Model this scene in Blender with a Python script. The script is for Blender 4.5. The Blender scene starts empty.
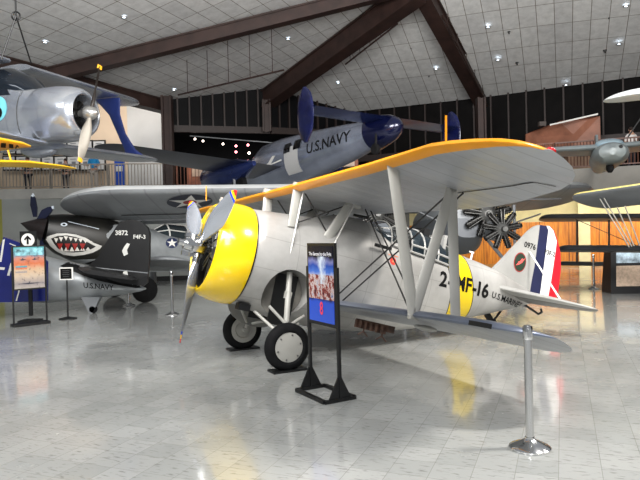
import bpy, bmesh, math, random
from mathutils import Vector as V, Matrix as Mx
from mathutils.bvhtree import BVHTree
random.seed(7)
R=math.radians; PI=math.pi
C=bpy.context.scene.collection
# ---------------------------------------------------------------- camera model (used to measure real positions)
F=600.0; EYE=1.85; ROLL=R(1.4); PT=math.atan((233.5-240)/F)
def ray(px,py):
    a=px-320; b=py-240
    u=a*math.cos(ROLL)-b*math.sin(ROLL); v=a*math.sin(ROLL)+b*math.cos(ROLL)
    x,y,z=u/F,1.0,-v/F
    y,z=y*math.cos(PT)-z*math.sin(PT), y*math.sin(PT)+z*math.cos(PT)
    return V((x/y,1.0,z/y))
EYEP=V((0,0,EYE))
def at(px,py,Y): return EYEP+ray(px,py)*Y
def onfloor(px,py,z=0.0):
    r=ray(px,py); return EYEP+r*((z-EYE)/r.z)
def onplane(px,py,p,n):
    r=ray(px,py); return EYEP+r*((p-EYEP).dot(n)/r.dot(n))
cd=bpy.data.cameras.new('camera'); cam=bpy.data.objects.new('camera',cd); C.objects.link(cam)
cd.sensor_width=36; cd.lens=36*F/640; cd.clip_end=200
# camera axes: forward pitched by PT, rolled so that the picture leans counter-clockwise
fw=V((0,math.cos(PT),math.sin(PT))); upv=V((0,-math.sin(PT),math.cos(PT))); rt=V((1,0,0))
m=Mx((rt,upv,-fw)).transposed().to_4x4()
cam.matrix_world=Mx.Translation(EYEP)@m@Mx.Rotation(-ROLL,4,'Z')
bpy.context.scene.camera=cam
# ---------------------------------------------------------------- materials
def lin(c):
    def f(x):
        x/=255.0
        return x/12.92 if x<=.04045 else ((x+.055)/1.055)**2.4
    return (f(c[0]),f(c[1]),f(c[2]),1)
MATS={}
def nt_new(name):
    m=bpy.data.materials.new(name); m.use_nodes=True; nt=m.node_tree
    b=nt.nodes['Principled BSDF']; return m,nt,b
def mix(nt,fac,a,b,mode='MIX'):
    n=nt.nodes.new('ShaderNodeMix'); n.data_type='RGBA'; n.blend_type=mode
    for s,v in ((0,fac),(6,a),(7,b)):
        if hasattr(v,'links') or isinstance(v,bpy.types.NodeSocket): nt.links.new(v,n.inputs[s])
        else: n.inputs[s].default_value=v
    return n.outputs[2]
def mth(nt,op,a,b=None,c=None):
    n=nt.nodes.new('ShaderNodeMath'); n.operation=op
    for i,v in enumerate((a,b,c)):
        if v is None: continue
        if isinstance(v,bpy.types.NodeSocket): nt.links.new(v,n.inputs[i])
        else: n.inputs[i].default_value=v
    return n.outputs[0]
def noise(nt,vec,scale,detail=3,rough=.55):
    n=nt.nodes.new('ShaderNodeTexNoise'); n.inputs['Scale'].default_value=scale; n.inputs['Detail'].default_value=detail
    n.inputs['Roughness'].default_value=rough
    if vec is not None: nt.links.new(vec,n.inputs['Vector'])
    return n.outputs[0]
def ramp(nt,fac,stops):
    n=nt.nodes.new('ShaderNodeValToRGB'); nt.links.new(fac,n.inputs[0]); e=n.color_ramp.elements
    while len(e)<len(stops): e.new(.5)
    for i,(p,c) in enumerate(stops): e[i].position=p; e[i].color=c
    return n.outputs[0]
def objco(nt): return nt.nodes.new('ShaderNodeTexCoord').outputs['Object']
def uvco(nt): return nt.nodes.new('ShaderNodeTexCoord').outputs['UV']
def sep(nt,v):
    n=nt.nodes.new('ShaderNodeSeparateXYZ'); nt.links.new(v,n.inputs[0]); return n.outputs
def mat(name,col,rough=.5,metal=0.0,var=.12,scale=3.0,emit=0,coat=0,bump=0,alpha=1,trans=0):
    if name in MATS: return MATS[name]
    m,nt,b=nt_new(name); c=lin(col)
    if var>0:
        o=objco(nt); n=noise(nt,o,scale,5)
        d=tuple(x*(1-var*1.6) for x in c[:3])+(1,); l=tuple(min(1,x*(1+var)) for x in c[:3])+(1,)
        nt.links.new(ramp(nt,n,[(.3,d),(.62,l)]),b.inputs['Base Color'])
        if bump:
            bn=nt.nodes.new('ShaderNodeBump'); bn.inputs['Strength'].default_value=bump; bn.inputs['Distance'].default_value=.02
            nt.links.new(noise(nt,o,scale*12,3),bn.inputs['Height']); nt.links.new(bn.outputs[0],b.inputs['Normal'])
    else: b.inputs['Base Color'].default_value=c
    b.inputs['Roughness'].default_value=rough; b.inputs['Metallic'].default_value=metal
    b.inputs['Coat Weight'].default_value=coat; b.inputs['Coat Roughness'].default_value=.1
    if emit: b.inputs['Emission Color'].default_value=c; b.inputs['Emission Strength'].default_value=emit
    if trans: b.inputs['Transmission Weight'].default_value=trans
    if sum(col)<75 and rough>.55: b.inputs['Specular IOR Level'].default_value=.12
    MATS[name]=m; return m
# ---------------------------------------------------------------- mesh builder
class MB:
    def __init__(s): s.v=[]; s.f=[]; s.m=[]; s.uv=None
    def add(s,vs,fs,mi=0):
        b=len(s.v); s.v+= [V(p) for p in vs]; s.f+=[tuple(b+i for i in f) for f in fs]; s.m+=[mi]*len(fs); return s
    def loft(s,rings,mi=0,cap=True,closed=True,mf=None):
        n=len(rings[0]); b=len(s.v)
        for r in rings: s.v+=[V(p) for p in r]
        for i in range(len(rings)-1):
            for j in range(n if closed else n-1):
                k=(j+1)%n
                s.f.append((b+i*n+j,b+i*n+k,b+(i+1)*n+k,b+(i+1)*n+j)); s.m.append(mf(i,j) if mf else mi)
        if cap and closed:
            s.f.append(tuple(b+j for j in range(n))); s.m.append(mi)
            s.f.append(tuple(b+(len(rings)-1)*n+j for j in reversed(range(n)))); s.m.append(mi)
        return s
    def box(s,c,d,mi=0,rot=None):
        c=V(c); vs=[]
        for x in (-.5,.5):
            for y in (-.5,.5):
                for z in (-.5,.5):
                    p=V((x*d[0],y*d[1],z*d[2]))
                    if rot: p=rot@p
                    vs.append(c+p)
        return s.add(vs,[(0,1,3,2),(4,6,7,5),(0,4,5,1),(2,3,7,6),(0,2,6,4),(1,5,7,3)],mi)
    def beam(s,p0,p1,w,h,up=V((0,0,1)),mi=0):
        p0=V(p0);p1=V(p1);d=(p1-p0).normalized(); x=d.cross(up).normalized(); z=x.cross(d).normalized()
        r=[[p+x*a*w/2+z*b*h/2 for a,b in((-1,-1),(1,-1),(1,1),(-1,1))] for p in(p0,p1)]
        return s.loft(r,mi)
    def cyl(s,p0,p1,r0,r1=None,n=12,mi=0,cap=True):
        p0=V(p0);p1=V(p1); r1=r0 if r1 is None else r1
        d=(p1-p0).normalized(); a=V((0,0,1)) if abs(d.z)<.9 else V((1,0,0)); x=d.cross(a).normalized(); y=d.cross(x)
        return s.loft([[p+(x*math.cos(2*PI*k/n)+y*math.sin(2*PI*k/n))*r for k in range(n)] for p,r in((p0,r0),(p1,r1))],mi,cap)
    def lathe(s,o,d,prof,n=32,mi=0,cap=False,mf=None,arc=None):
        o=V(o);d=V(d).normalized(); a=V((0,0,1)) if abs(d.z)<.9 else V((1,0,0)); x=d.cross(a).normalized(); y=d.cross(x)
        return s.loft([[o+d*t+(x*math.cos(2*PI*k/n)+y*math.sin(2*PI*k/n))*max(r,1e-4) for k in range(n)] for t,r in prof],mi,cap,mf=mf)
    def path(s,pts,r,n=8,mi=0):
        for a,b in zip(pts[:-1],pts[1:]): s.cyl(a,b,r,n=n,mi=mi)
        return s
    def prism(s,poly,vec,mi=0):
        poly=[V(p) for p in poly]; vec=V(vec); n=len(poly)
        return s.add(poly+[p+vec for p in poly],[tuple(range(n)),tuple(reversed(range(n,2*n)))]+[(i,(i+1)%n,n+(i+1)%n,n+i) for i in range(n)],mi)
    def strut(s,p0,p1,chord,thick,cdir,mi=0,n=10):
        p0=V(p0);p1=V(p1);d=(p1-p0).normalized(); c=(V(cdir)-d*V(cdir).dot(d)).normalized(); t=d.cross(c)
        return s.loft([[p+c*math.cos(2*PI*k/n)*chord/2+t*math.sin(2*PI*k/n)*thick/2 for k in range(n)] for p in (p0,p1)],mi)
    def ell(s,c,rx,ry,rz,n=16,m=10,mi=0):
        c=V(c); return s.loft([[c+V((rx*math.cos(PI*i/m-PI) , ry*math.sin(PI*i/m+1e-3*(i in(0,m)))*math.cos(2*PI*k/n), rz*math.sin(PI*i/m+1e-3*(i in(0,m)))*math.sin(2*PI*k/n))) for k in range(n)] for i in range(m+1)],mi,False)
WM={}
def MW(o): return WM.get(o.name,Mx.Identity(4))
def build(name,mb,mats,parent=None,frame=None,local=False,smooth=35,flip=False,label=None,recalc=True):
    """frame: matrix of the space the vertices are given in (default world); local: vertices are in the parent's own space"""
    me=bpy.data.meshes.new(name); P=MW(parent) if parent else Mx.Identity(4)
    if local: Fm=P; vs=mb.v
    elif frame is not None: Fm=frame; vs=mb.v
    else:
        Fm=P; inv=P.inverted(); vs=[inv@v for v in mb.v]
        if not parent and len(vs):
            lo=V((min(v.x for v in vs),min(v.y for v in vs),min(v.z for v in vs))); hi=V((max(v.x for v in vs),max(v.y for v in vs),max(v.z for v in vs)))
            o0=V(((lo.x+hi.x)/2,(lo.y+hi.y)/2,lo.z)); Fm=Mx.Translation(o0); vs=[v-o0 for v in vs]
    if flip: vs=[V((v.x,-v.y,v.z)) for v in vs]
    me.from_pydata([tuple(v) for v in vs],[],mb.f)
    if not isinstance(mats,(list,tuple)): mats=[mats]
    for q in mats: me.materials.append(q)
    me.polygons.foreach_set('material_index',mb.m)
    if recalc:
        bm=bmesh.new(); bm.from_mesh(me); bmesh.ops.recalc_face_normals(bm,faces=bm.faces); bm.to_mesh(me); bm.free()
    if smooth:
        me.polygons.foreach_set('use_smooth',[True]*len(me.polygons)); me.set_sharp_from_angle(angle=R(smooth))
    me.update()
    o=bpy.data.objects.new(name,me); C.objects.link(o)
    if parent: o.parent=parent
    o.matrix_basis=P.inverted()@Fm; WM[o.name]=Fm
    if label: o['label']=label
    return o
def thing(name,label,cat,loc=(0,0,0),rotz=0,group=None):
    o=bpy.data.objects.new(name,None); C.objects.link(o); o.empty_display_size=.3
    o.matrix_basis=Mx.Translation(V(loc))@Mx.Rotation(rotz,4,'Z'); WM[o.name]=o.matrix_basis.copy()
    o['label']=label; o['category']=cat
    if group: o['group']=group
    return o
def tag(o,label,cat,group=None):
    o['label']=label; o['category']=cat
    if group: o['group']=group
    return o
def struct(o): o['kind']='structure'; return o
def dup(root,loc,label=None,group=None,rotz=None,first=None):
    r=root.copy(); C.objects.link(r); rz=root.rotation_euler.z if rotz is None else rotz
    r.matrix_basis=Mx.Translation(V(loc))@Mx.Rotation(rz,4,'Z')
    if label: r['label']=label
    if group: r['group']=group
    WM[r.name]=r.matrix_basis.copy()
    for ch in list(root.children):
        c=ch.copy(); C.objects.link(c); c.parent=r
        for g in list(ch.children):
            d=g.copy(); C.objects.link(d); d.parent=c
    return r
def bvh(*objs):
    vs=[];fs=[]
    for o in objs:
        b=len(vs); M=MW(o); vs+=[M@v.co for v in o.data.vertices]; fs+=[tuple(b+i for i in p.vertices) for p in o.data.polygons]
    return BVHTree.FromPolygons(vs,fs)
# decals: thin painted markings lying on a surface
def tri2d(poly,step):
    """2D polygon -> small triangles"""
    bm=bmesh.new(); vs=[bm.verts.new((x,y,0)) for x,y in poly]; bm.faces.new(vs)
    bmesh.ops.triangulate(bm,faces=bm.faces[:])
    for _ in range(6):
        es=[e for e in bm.edges if e.calc_length()>step]
        if not es: break
        bmesh.ops.subdivide_edges(bm,edges=es,cuts=1); bmesh.ops.triangulate(bm,faces=bm.faces[:])
    bm.verts.index_update(); r=([(v.co.x,v.co.y) for v in bm.verts],[tuple(v.index for v in f.verts) for f in bm.faces]); bm.free(); return r
def text2d(txt,size,shear=0,bold=0,sx=1,step=.06):
    cu=bpy.data.curves.new('t','FONT'); cu.body=txt; cu.size=size; cu.align_x='CENTER'; cu.align_y='CENTER'; cu.resolution_u=3; cu.offset=bold; cu.shear=shear
    o=bpy.data.objects.new('t',cu); C.objects.link(o); bpy.context.view_layer.update()
    me=bpy.data.meshes.new_from_object(o.evaluated_get(bpy.context.evaluated_depsgraph_get()))
    r=([(v.co.x*sx,v.co.y) for v in me.vertices],[tuple(p.vertices) for p in me.polygons])
    bpy.data.objects.remove(o); bpy.data.curves.remove(cu); bpy.data.meshes.remove(me)
    bm=bmesh.new(); vv=[bm.verts.new((x,y,0)) for x,y in r[0]]
    for f in r[1]: bm.faces.new([vv[i] for i in f])
    bmesh.ops.remove_doubles(bm,verts=bm.verts[:],dist=1e-5); bmesh.ops.triangulate(bm,faces=bm.faces[:])
    for _ in range(4 if step else 0):
        es=[e for e in bm.edges if e.calc_length()>step]
        if not es: break
        bmesh.ops.subdivide_edges(bm,edges=es,cuts=1); bmesh.ops.triangulate(bm,faces=bm.faces[:])
    bm.verts.index_update(); r=([(v.co.x,v.co.y) for v in bm.verts],[tuple(v.index for v in f.verts) for f in bm.faces]); bm.free(); return r
def decal(name,geo,mt,parent,tree,o,e1,e2,d,off=.006,frame=None,label=None):
    """geo in (u,v) along e1,e2 from o, shot along d onto the tree"""
    mb=MB(); vs=[]; d=V(d).normalized(); ok=[]
    for u,v in geo[0]:
        p=V(o)+V(e1)*u+V(e2)*v; h=tree.ray_cast(p-d*3,d)
        if h[0] is None: vs.append(p); ok.append(False)
        else: vs.append(h[0]-d*off); ok.append(True)
    mb.add(vs,[f for f in geo[1] if all(ok[i] for i in f)])
    return build(name,mb,mt,parent,smooth=0,recalc=False,label=label)
def decal_px(name,polys,mt,parent,tree,off=.01,step=3,label=None):
    mb=MB()
    if len(polys)>1:
        return [decal_px(name,[p_],mt,parent,tree,off,step,label) for p_ in polys]
    for poly in polys:
        g=tri2d(poly,step); vs=[];ok=[]
        for x,y in g[0]:
            d=ray(x,y).normalized(); h=tree.ray_cast(EYEP,d)
            vs.append(h[0]-d*off if h[0] is not None else EYEP); ok.append(h[0] is not None)
        mb.add(vs,[f for f in g[1] if all(ok[i] for i in f)])
    return build(name,mb,mt,parent,smooth=0,recalc=False,label=label)
def disc2d(r,n=32,cx=0,cy=0,sx=1,sy=1): return [(cx+sx*r*math.cos(2*PI*k/n),cy+sy*r*math.sin(2*PI*k/n)) for k in range(n)]
def star2d(r,ri=None,rot=PI/2):
    ri=ri or r*.382; return [((r if k%2==0 else ri)*math.cos(rot+PI*k/5),(r if k%2==0 else ri)*math.sin(rot+PI*k/5)) for k in range(10)]
# airfoil wing through stations (LE, TE, thickness ratio); faces: 0 lower, 1 upper / leading edge
AF=[(1,0),(.8,.045),(.6,.075),(.4,.092),(.22,.09),(.1,.07),(.03,.042),(0,0),(.02,-.02),(.075,-.03),(.25,-.03),(.5,-.025),(.8,-.012)]
def wing(mb,st,up=V((0,0,1)),top=1,bot=0,le=None,lek=1):
    rings=[]
    for LE,TE,t in st:
        LE=V(LE);TE=V(TE);c=TE-LE; L=c.length
        span=up.cross(c).normalized(); u=c.cross(span).normalized()
        if u.dot(up)<0: u=-u
        rings.append([LE+c*x+u*(z*L*t/.12) for x,z in AF])
    le=top if le is None else le
    def mf(i,j): return bot if j>=7+lek else (le if j>=5 else top)
    return mb.loft(rings,bot,True,mf=mf)
def body(mb,p0,p1,secs,up=V((0,0,1)),n=24,mi=0,power=2.0,mf=None,cap=True):
    """secs: (t, halfwidth, top, bottom) in metres about the axis p0-p1"""
    p0=V(p0);p1=V(p1);d=p1-p0; x=d.normalized().cross(up).normalized(); z=x.cross(d.normalized()).normalized(); rings=[]
    for t,w,a,b in secs:
        c=p0+d*t; cz=(a+b)/2; hz=(a-b)/2; r=[]
        for k in range(n):
            an=2*PI*k/n; co=math.cos(an); si=math.sin(an); e=2/power
            r.append(c+x*w*math.copysign(abs(co)**e,co)+z*(cz+hz*math.copysign(abs(si)**e,si)))
        rings.append(r)
    return mb.loft(rings,mi,cap,mf=mf)
def radial(mb,o,axis,r,n=9,mi=0,mc=1,fins=5,depth=None):
    """exposed radial engine: crankcase and finned cylinders"""
    o=V(o);ax=V(axis).normalized(); a=V((0,0,1)); x=ax.cross(a).normalized(); y=x.cross(ax).normalized(); depth=depth or r*.28
    mb.lathe(o,ax,[(-depth*.9,.0),(-depth*.9,r*.16),(-depth*.5,r*.3),(0,r*.38),(depth,r*.38),(depth,0)],n=20,mi=mc)
    for k in range(n):
        an=2*PI*k/n+.17; u=x*math.cos(an)+y*math.sin(an)
        pr=[(r*.34,r*.125)]
        for j in range(fins):
            t=r*(.42+.46*j/fins); q=r*.46/fins
            pr+=[(t,r*.125),(t,r*.17),(t+q*.5,r*.17),(t+q*.5,r*.125)]
        pr+=[(r*.9,r*.13),(r*.92,r*.16),(r,r*.1),(r,0)]
        mb.lathe(o,u,pr,n=10,mi=mi)
        for s in(-1,1):
            w=ax.cross(u)
            mb.cyl(o-ax*depth*.7+u*r*.28+w*s*r*.05,o-ax*depth*.5+u*r*.96+w*s*r*.09,r*.014,n=5,mi=mc)
# ---------------------------------------------------------------- common materials
M_SILV=mat('silver_paint',(178,177,173),.38,.25,.09,1.3)
M_STRUT=mat('strut_grey',(178,176,169),.45,.1,.06,2)
M_STEEL=mat('polished_steel',(215,215,215),.13,1.0,.04,2)
M_BLACK=mat('black_satin',(16,16,17),.45,0,.2,4)
M_TYRE=mat('tyre_rubber',(24,24,25),.75,0,.2,6)
M_INK=mat('black_lettering',(20,20,20),.6,0,0)
M_WHITE=mat('white_paint',(235,233,228),.5,0,.04)
M_RED=mat('red_paint',(205,22,38),.5,0,.06)
M_NAVY=mat('navy_paint',(30,34,68),.5,0,.1)
M_ENG=mat('engine_dark',(34,33,32),.45,.6,.3,9)
M_ENGC=mat('engine_case',(120,120,118),.35,.7,.2,9)
M_WIRE=mat('wire_steel',(70,68,66),.4,.6,0)
M_GLASS=mat('canopy_glass',(60,75,85),.06,0,0,trans=.75)
M_BROWN=mat('brown_steel',(50,34,30),.55,.1,.25,2)
M_GREYP=mat('grey_paint',(128,131,134),.5,.1,.12,1.5)
M_ALU=mat('bare_aluminium',(176,180,188),.25,.85,.12,1.6)
M_CHIP=mat('dark_wood',(78,50,34),.5,0,.3,3)
# ---------------------------------------------------------------- THE SETTING
GR=R(-22)                       # heading of the building grid
E1=V((math.cos(GR),math.sin(GR),0)); E2=V((-math.sin(GR),math.cos(GR),0))
def floor_mat():
    m,nt,b=nt_new('vinyl_floor_tiles'); o=objco(nt)
    mp=nt.nodes.new('ShaderNodeMapping'); mp.inputs['Rotation'].default_value=(0,0,-GR); nt.links.new(o,mp.inputs[0]); v=mp.outputs[0]
    br=nt.nodes.new('ShaderNodeTexBrick'); nt.links.new(v,br.inputs['Vector']); br.offset=0; br.squash=1
    for k,x in (('Scale',1/.305),('Brick Width',1),('Row Height',1),('Mortar Size',.010),('Mortar Smooth',.3),('Bias',0)): br.inputs[k].default_value=x
    br.inputs['Color1'].default_value=lin((192,193,190)); br.inputs['Color2'].default_value=lin((178,180,177)); br.inputs['Mortar'].default_value=lin((158,158,153))
    st=nt.nodes.new('ShaderNodeMapping'); st.inputs['Scale'].default_value=(9,34,1); st.inputs['Rotation'].default_value=(0,0,.5); nt.links.new(v,st.inputs[0])
    s1=ramp(nt,noise(nt,st.outputs[0],1.0,4,.6),[(.56,(0,0,0,1)),(.68,(1,1,1,1))])
    c=mix(nt,mth(nt,'MULTIPLY',s1,.55),br.outputs['Color'],lin((112,110,104)))
    big=ramp(nt,noise(nt,v,.35,3),[(.35,(.86,.86,.86,1)),(.65,(1,1,1,1))]); c=mix(nt,.9,c,big,'MULTIPLY')
    nt.links.new(c,b.inputs['Base Color'])
    nt.links.new(ramp(nt,noise(nt,v,1.3,5),[(.3,(.17,)*3+(1,)),(.7,(.30,)*3+(1,))]),b.inputs['Roughness'])
    b.inputs['Specular IOR Level'].default_value=.65; b.inputs['Coat Weight'].default_value=.75; b.inputs['Coat Roughness'].default_value=.085; b.inputs['Coat IOR'].default_value=1.55
    return m
M_FLOOR=floor_mat()
mb=MB(); mb.box((0,14,-.06),(56,52,.12)); struct(build('floor',mb,M_FLOOR,smooth=0))
# ceiling: folded plates rising to an apex
Z0=8.0
def ring_pt(px,py): r=ray(px,py); return EYEP+r*((Z0-EYE)/r.z)
APEX=at(419,-25,21.0)
V1=ring_pt(45,68); V2=ring_pt(165,100); V4=ring_pt(352,112); V5=ring_pt(485,100); V6=ring_pt(640,80)
def nrm(a,b,c): return (b-a).cross(c-a).normalized()
nL=nrm(APEX,V1,V2); W=onplane(268,88,APEX,nL)
V00=V1+(V1-V2)*2.6; V7=V6+(V6-V5)*1.6
def ceil_mat():
    m,nt,b=nt_new('acoustic_ceiling_tiles'); v=uvco(nt)
    br=nt.nodes.new('ShaderNodeTexBrick'); nt.links.new(v,br.inputs['Vector']); br.offset=0
    for k,x in (('Scale',1/.62),('Brick Width',1),('Row Height',2),('Mortar Size',.022),('Mortar Smooth',.2),('Bias',0)): br.inputs[k].default_value=x
    br.inputs['Color1'].default_value=lin((208,208,206)); br.inputs['Color2'].default_value=lin((196,196,195)); br.inputs['Mortar'].default_value=lin((118,112,104))
    c=mix(nt,.8,br.outputs['Color'],ramp(nt,noise(nt,v,3,6,.7),[(.35,(.75,.75,.75,1)),(.6,(1,1,1,1))]),'MULTIPLY')
    nt.links.new(c,b.inputs['Base Color']); b.inputs['Roughness'].default_value=.9; return m
M_CEIL=ceil_mat()
def plate(pts,name='ceiling'):
    n=nrm(pts[0],pts[1],pts[2]); n=n if n.z>0 else -n
    a=(E1-n*E1.dot(n)).normalized(); c=n.cross(a)
    me=bpy.data.meshes.new(name); k=len(pts)
    me.from_pydata([tuple(p) for p in pts]+[tuple(p+n*.15) for p in pts],[],[tuple(range(k)),tuple(reversed(range(k,2*k)))]+[(i,(i+1)%k,k+(i+1)%k,k+i) for i in range(k)])
    u=me.uv_layers.new(name='UVMap')
    for l in me.loops:
        p=me.vertices[l.vertex_index].co-APEX; u.data[l.index].uv=(p.dot(a),p.dot(c))
    me.materials.append(M_CEIL); o=bpy.data.objects.new(name,me); C.objects.link(o); struct(o); return o,n
plate([APEX,V00+V((0,-6,0)),V1]); plate([APEX,V1,V2]); plate([APEX,V2,W]); plate([APEX,W,V4]); plate([APEX,V4,V6,V7])
CEILT=bvh(*[o for o in C.objects if o.name.startswith('ceiling')])
# ceiling beams
def under(p,q,dz): return V(p)-V((0,0,dz)),V(q)-V((0,0,dz))
def cbeam(p,q,w,h,dz,name='trim_1'):
    mb=MB(); a,b=under(p,q,dz); mb.beam(a,b,w,h)
    mb.beam(a-V((0,0,h/2)),b-V((0,0,h/2)),w*1.35,.06); mb.beam(a+V((0,0,h/2)),b+V((0,0,h/2)),w*1.35,.06)
    return struct(build(name,mb,M_BROWN,smooth=0))
B3=onplane(266,104,W,nL)
cbeam(V1+(V1-APEX)*.02,APEX,.32,.42,.30,'trim_1'); cbeam(V00,V2+(V2-V1)*.05,.38,.5,.3,'trim_2')
cbeam(W-(APEX-W)*.04,APEX,.5,.75,.5,'trim_3'); cbeam(V5,APEX,.42,.55,.35,'trim_4')
# thin service rails beside the beams
def rail(a,b,name):
    mb=MB(); mb.cyl(a,b,.035,n=6)
    for k in range(5):
        p=V(a).lerp(V(b),(k+.5)/5); h=CEILT.ray_cast(p,V((0,0,1)))[0]; mb.cyl(p,h-V((0,0,.02)) if h is not None and h.z-p.z<2.6 else p+V((0,0,.4)),.014,n=6)
    return tag(build(name,mb,M_BROWN),'','')
def cp(px,py,d=.4):
    r=ray(px,py).normalized(); h=CEILT.ray_cast(EYEP,r); return (h[0] if h[0] is not None else EYEP+r*25)-V((0,0,d))
o=rail(at(284,70,21.6),at(178,95,23.6),'service_pipe'); tag(o,'thin dark pipe hung under the pale ceiling behind the blue tail fin','pipe')
o=rail(cp(397,2,.8),cp(345,45,.8),'service_pipe'); tag(o,'short pipe running along the widest brown ceiling beam','pipe')
o=rail(cp(442,2,.5),cp(486,92,.5),'service_pipe'); tag(o,'thin pipe along the steep right-hand brown ceiling beam','pipe')
# recessed lights and sprinklers
t=thing('recessed_light','','ceiling light',(0,0,0)); 
M_LAMP=mat('lamp_lens',(225,240,255),.3,0,0,emit=9)
mb=MB(); mb.lathe((0,0,0),(0,0,-1),[(0,.10),(.03,.10),(.03,.055),(0,.055)],n=20); build('rim',mb,mat('lamp_rim',(170,170,168),.4,.3,0),t,local=True)
mb=MB(); mb.lathe((0,0,0),(0,0,-1),[(.0,.055),(.022,.04),(.025,0)],n=20,cap=True); build('lens',mb,M_LAMP,t,local=True)
LP=[(124,16,'left-hand facet near the top edge of the picture'),(45,41,'facet left of the first brown beam'),(174,41,'ceiling below the first brown beam'),(174,89,'ceiling just above the silver propeller plane wing'),(320,2,'top edge between the left beams'),(288,38,'ceiling left of the widest beam'),(402,12,'ceiling right of the widest beam near the top'),(361,46,'ceiling right of the widest beam halfway down'),(338,82,'ceiling low beside the widest beam above the blue fin'),(488,26,'right ceiling facet beside the steep beam near the top'),(626,5,'top right corner of the ceiling'),(619,43,'right ceiling facet at the picture edge'),(498,59,'right ceiling facet beside the steep beam halfway down'),(436,68,'ceiling left of the steep beam'),(566,84,'right ceiling facet near the dark back wall')]
first=True
for px,py,w in LP:
    p=cp(px,py,.02)
    if first: t.matrix_basis=Mx.Translation(p); WM[t.name]=t.matrix_basis.copy(); r=t; first=False
    else: r=dup(t,p)
    r['label']='small round recessed light in the '+w; r['group']='recessed ceiling lights'
mb=MB(); mb.cyl((0,0,0),(0,0,-.05),.07,.06,n=12); mb.cyl((0,0,-.05),(0,0,-.12),.025,n=8)
spr=build('sprinkler',mb,M_BLACK); first=True
for px,py in [(87,18),(10,43),(164,52),(216,73),(150,89),(243,30),(314,23),(288,56),(411,49),(358,86),(428,21),(509,34),(609,19),(605,53),(517,65),(429,77)]:
    o=spr if first else spr.copy()
    if not first: C.objects.link(o)
    first=False; o.matrix_basis=Mx.Translation(cp(px,py,.0)); tag(o,'tiny dark sprinkler head in the pale tiled ceiling','sprinkler','sprinkler heads')
# walls
def wallbox(name,a,b,z0,z1,th,mt,back=V((0,0,0))):
    a=V((a[0],a[1],0));b=V((b[0],b[1],0)); mb=MB(); h=(z1-z0); d=(b-a).normalized(); n=V((-d.y,d.x,0))
    mb.beam(a+n*th/2+V((0,0,(z0+z1)/2)),b+n*th/2+V((0,0,(z0+z1)/2)),th,h); return struct(build(name,mb,mt,smooth=0))
M_WALLG=mat('wall_grey',(158,161,158),.7,0,.08,.6)
M_WALLW=mat('wall_white',(214,214,212),.7,0,.05,.6)
M_WALLP=mat('wall_peach',(226,203,176),.7,0,.05,.6)
M_DARK=mat('wall_dark',(13,12,13),.8,0,.2,.6)
M_SLAB=mat('slab_front',(178,176,170),.6,0,.1,1)
def wood_mat():
    m,nt,b=nt_new('orange_wood_panels'); o=objco(nt); s=sep(nt,o)
    w=nt.nodes.new('ShaderNodeMapping'); w.inputs['Scale'].default_value=(5,5,.35); nt.links.new(o,w.inputs[0])
    c=ramp(nt,noise(nt,w.outputs[0],2.2,6,.65),[(.3,lin((140,74,14))),(.5,lin((196,120,30))),(.7,lin((222,150,48)))])
    fr=mth(nt,'FRACT',mth(nt,'MULTIPLY',s[0],.82)); ln=mth(nt,'LESS_THAN',fr,.02)
    c=mix(nt,ln,c,lin((70,40,14))); nt.links.new(c,b.inputs['Base Color']); b.inputs['Roughness'].default_value=.4; return m
M_WOOD=wood_mat()
# balcony edge polyline
BE=[V((-17,19.1,0)),V((-10.5,19.5,0)),V((-5.2,20.2,0)),V((-.5,21.4,0)),V((3.2,19.2,0)),V((7.0,17.6,0)),V((15,14.4,0))]
BSC=1.27; BE=[p*BSC for p in BE]; ZB=4.0
wallbox('wall_left',BE[0],BE[1]+V((.25,0,0)),0,ZB-.42,.3,mat('wall_olive',(150,148,70),.7,0,.15,.8))
wallbox('wall_left.001',BE[1]+V((.25,0,0)),BE[3],0,ZB-.42,.3,M_WALLG)
for i in range(len(BE)-1):
    a,b=BE[i],BE[i+1]; d=(b-a).normalized(); n=V((-d.y,d.x,0)); mb=MB()
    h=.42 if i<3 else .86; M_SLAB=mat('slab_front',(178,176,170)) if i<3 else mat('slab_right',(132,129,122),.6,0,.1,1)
    mb.prism([a+V((0,0,ZB-h)),b+V((0,0,ZB-h)),b+n*.3+V((0,0,ZB-h)),a+n*.3+V((0,0,ZB-h))],V((0,0,h)))
    struct(build('trim_%d'%(5+i),mb,M_SLAB,smooth=0))
mb=MB(); bk=[V((22.5,19,0)),V((22.5,33,0)),V((-19,33,0))]
mb.prism([p+V((0,.15,ZB-.3)) for p in BE]+[p+V((0,0,ZB-.3)) for p in bk],V((0,0,.28))); struct(build('floor_balcony',mb,mat('balcony_floor',(70,62,58),.6,0,.1),smooth=0))
mb=MB(); mb.box((-7.4*1.27,19.78*1.27,.1),(8.0,.06,.2),rot=Mx.Rotation(math.atan2(.7,5.3),3,'Z')); struct(build('baseboard_left',mb,M_BLACK,smooth=0))
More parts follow.
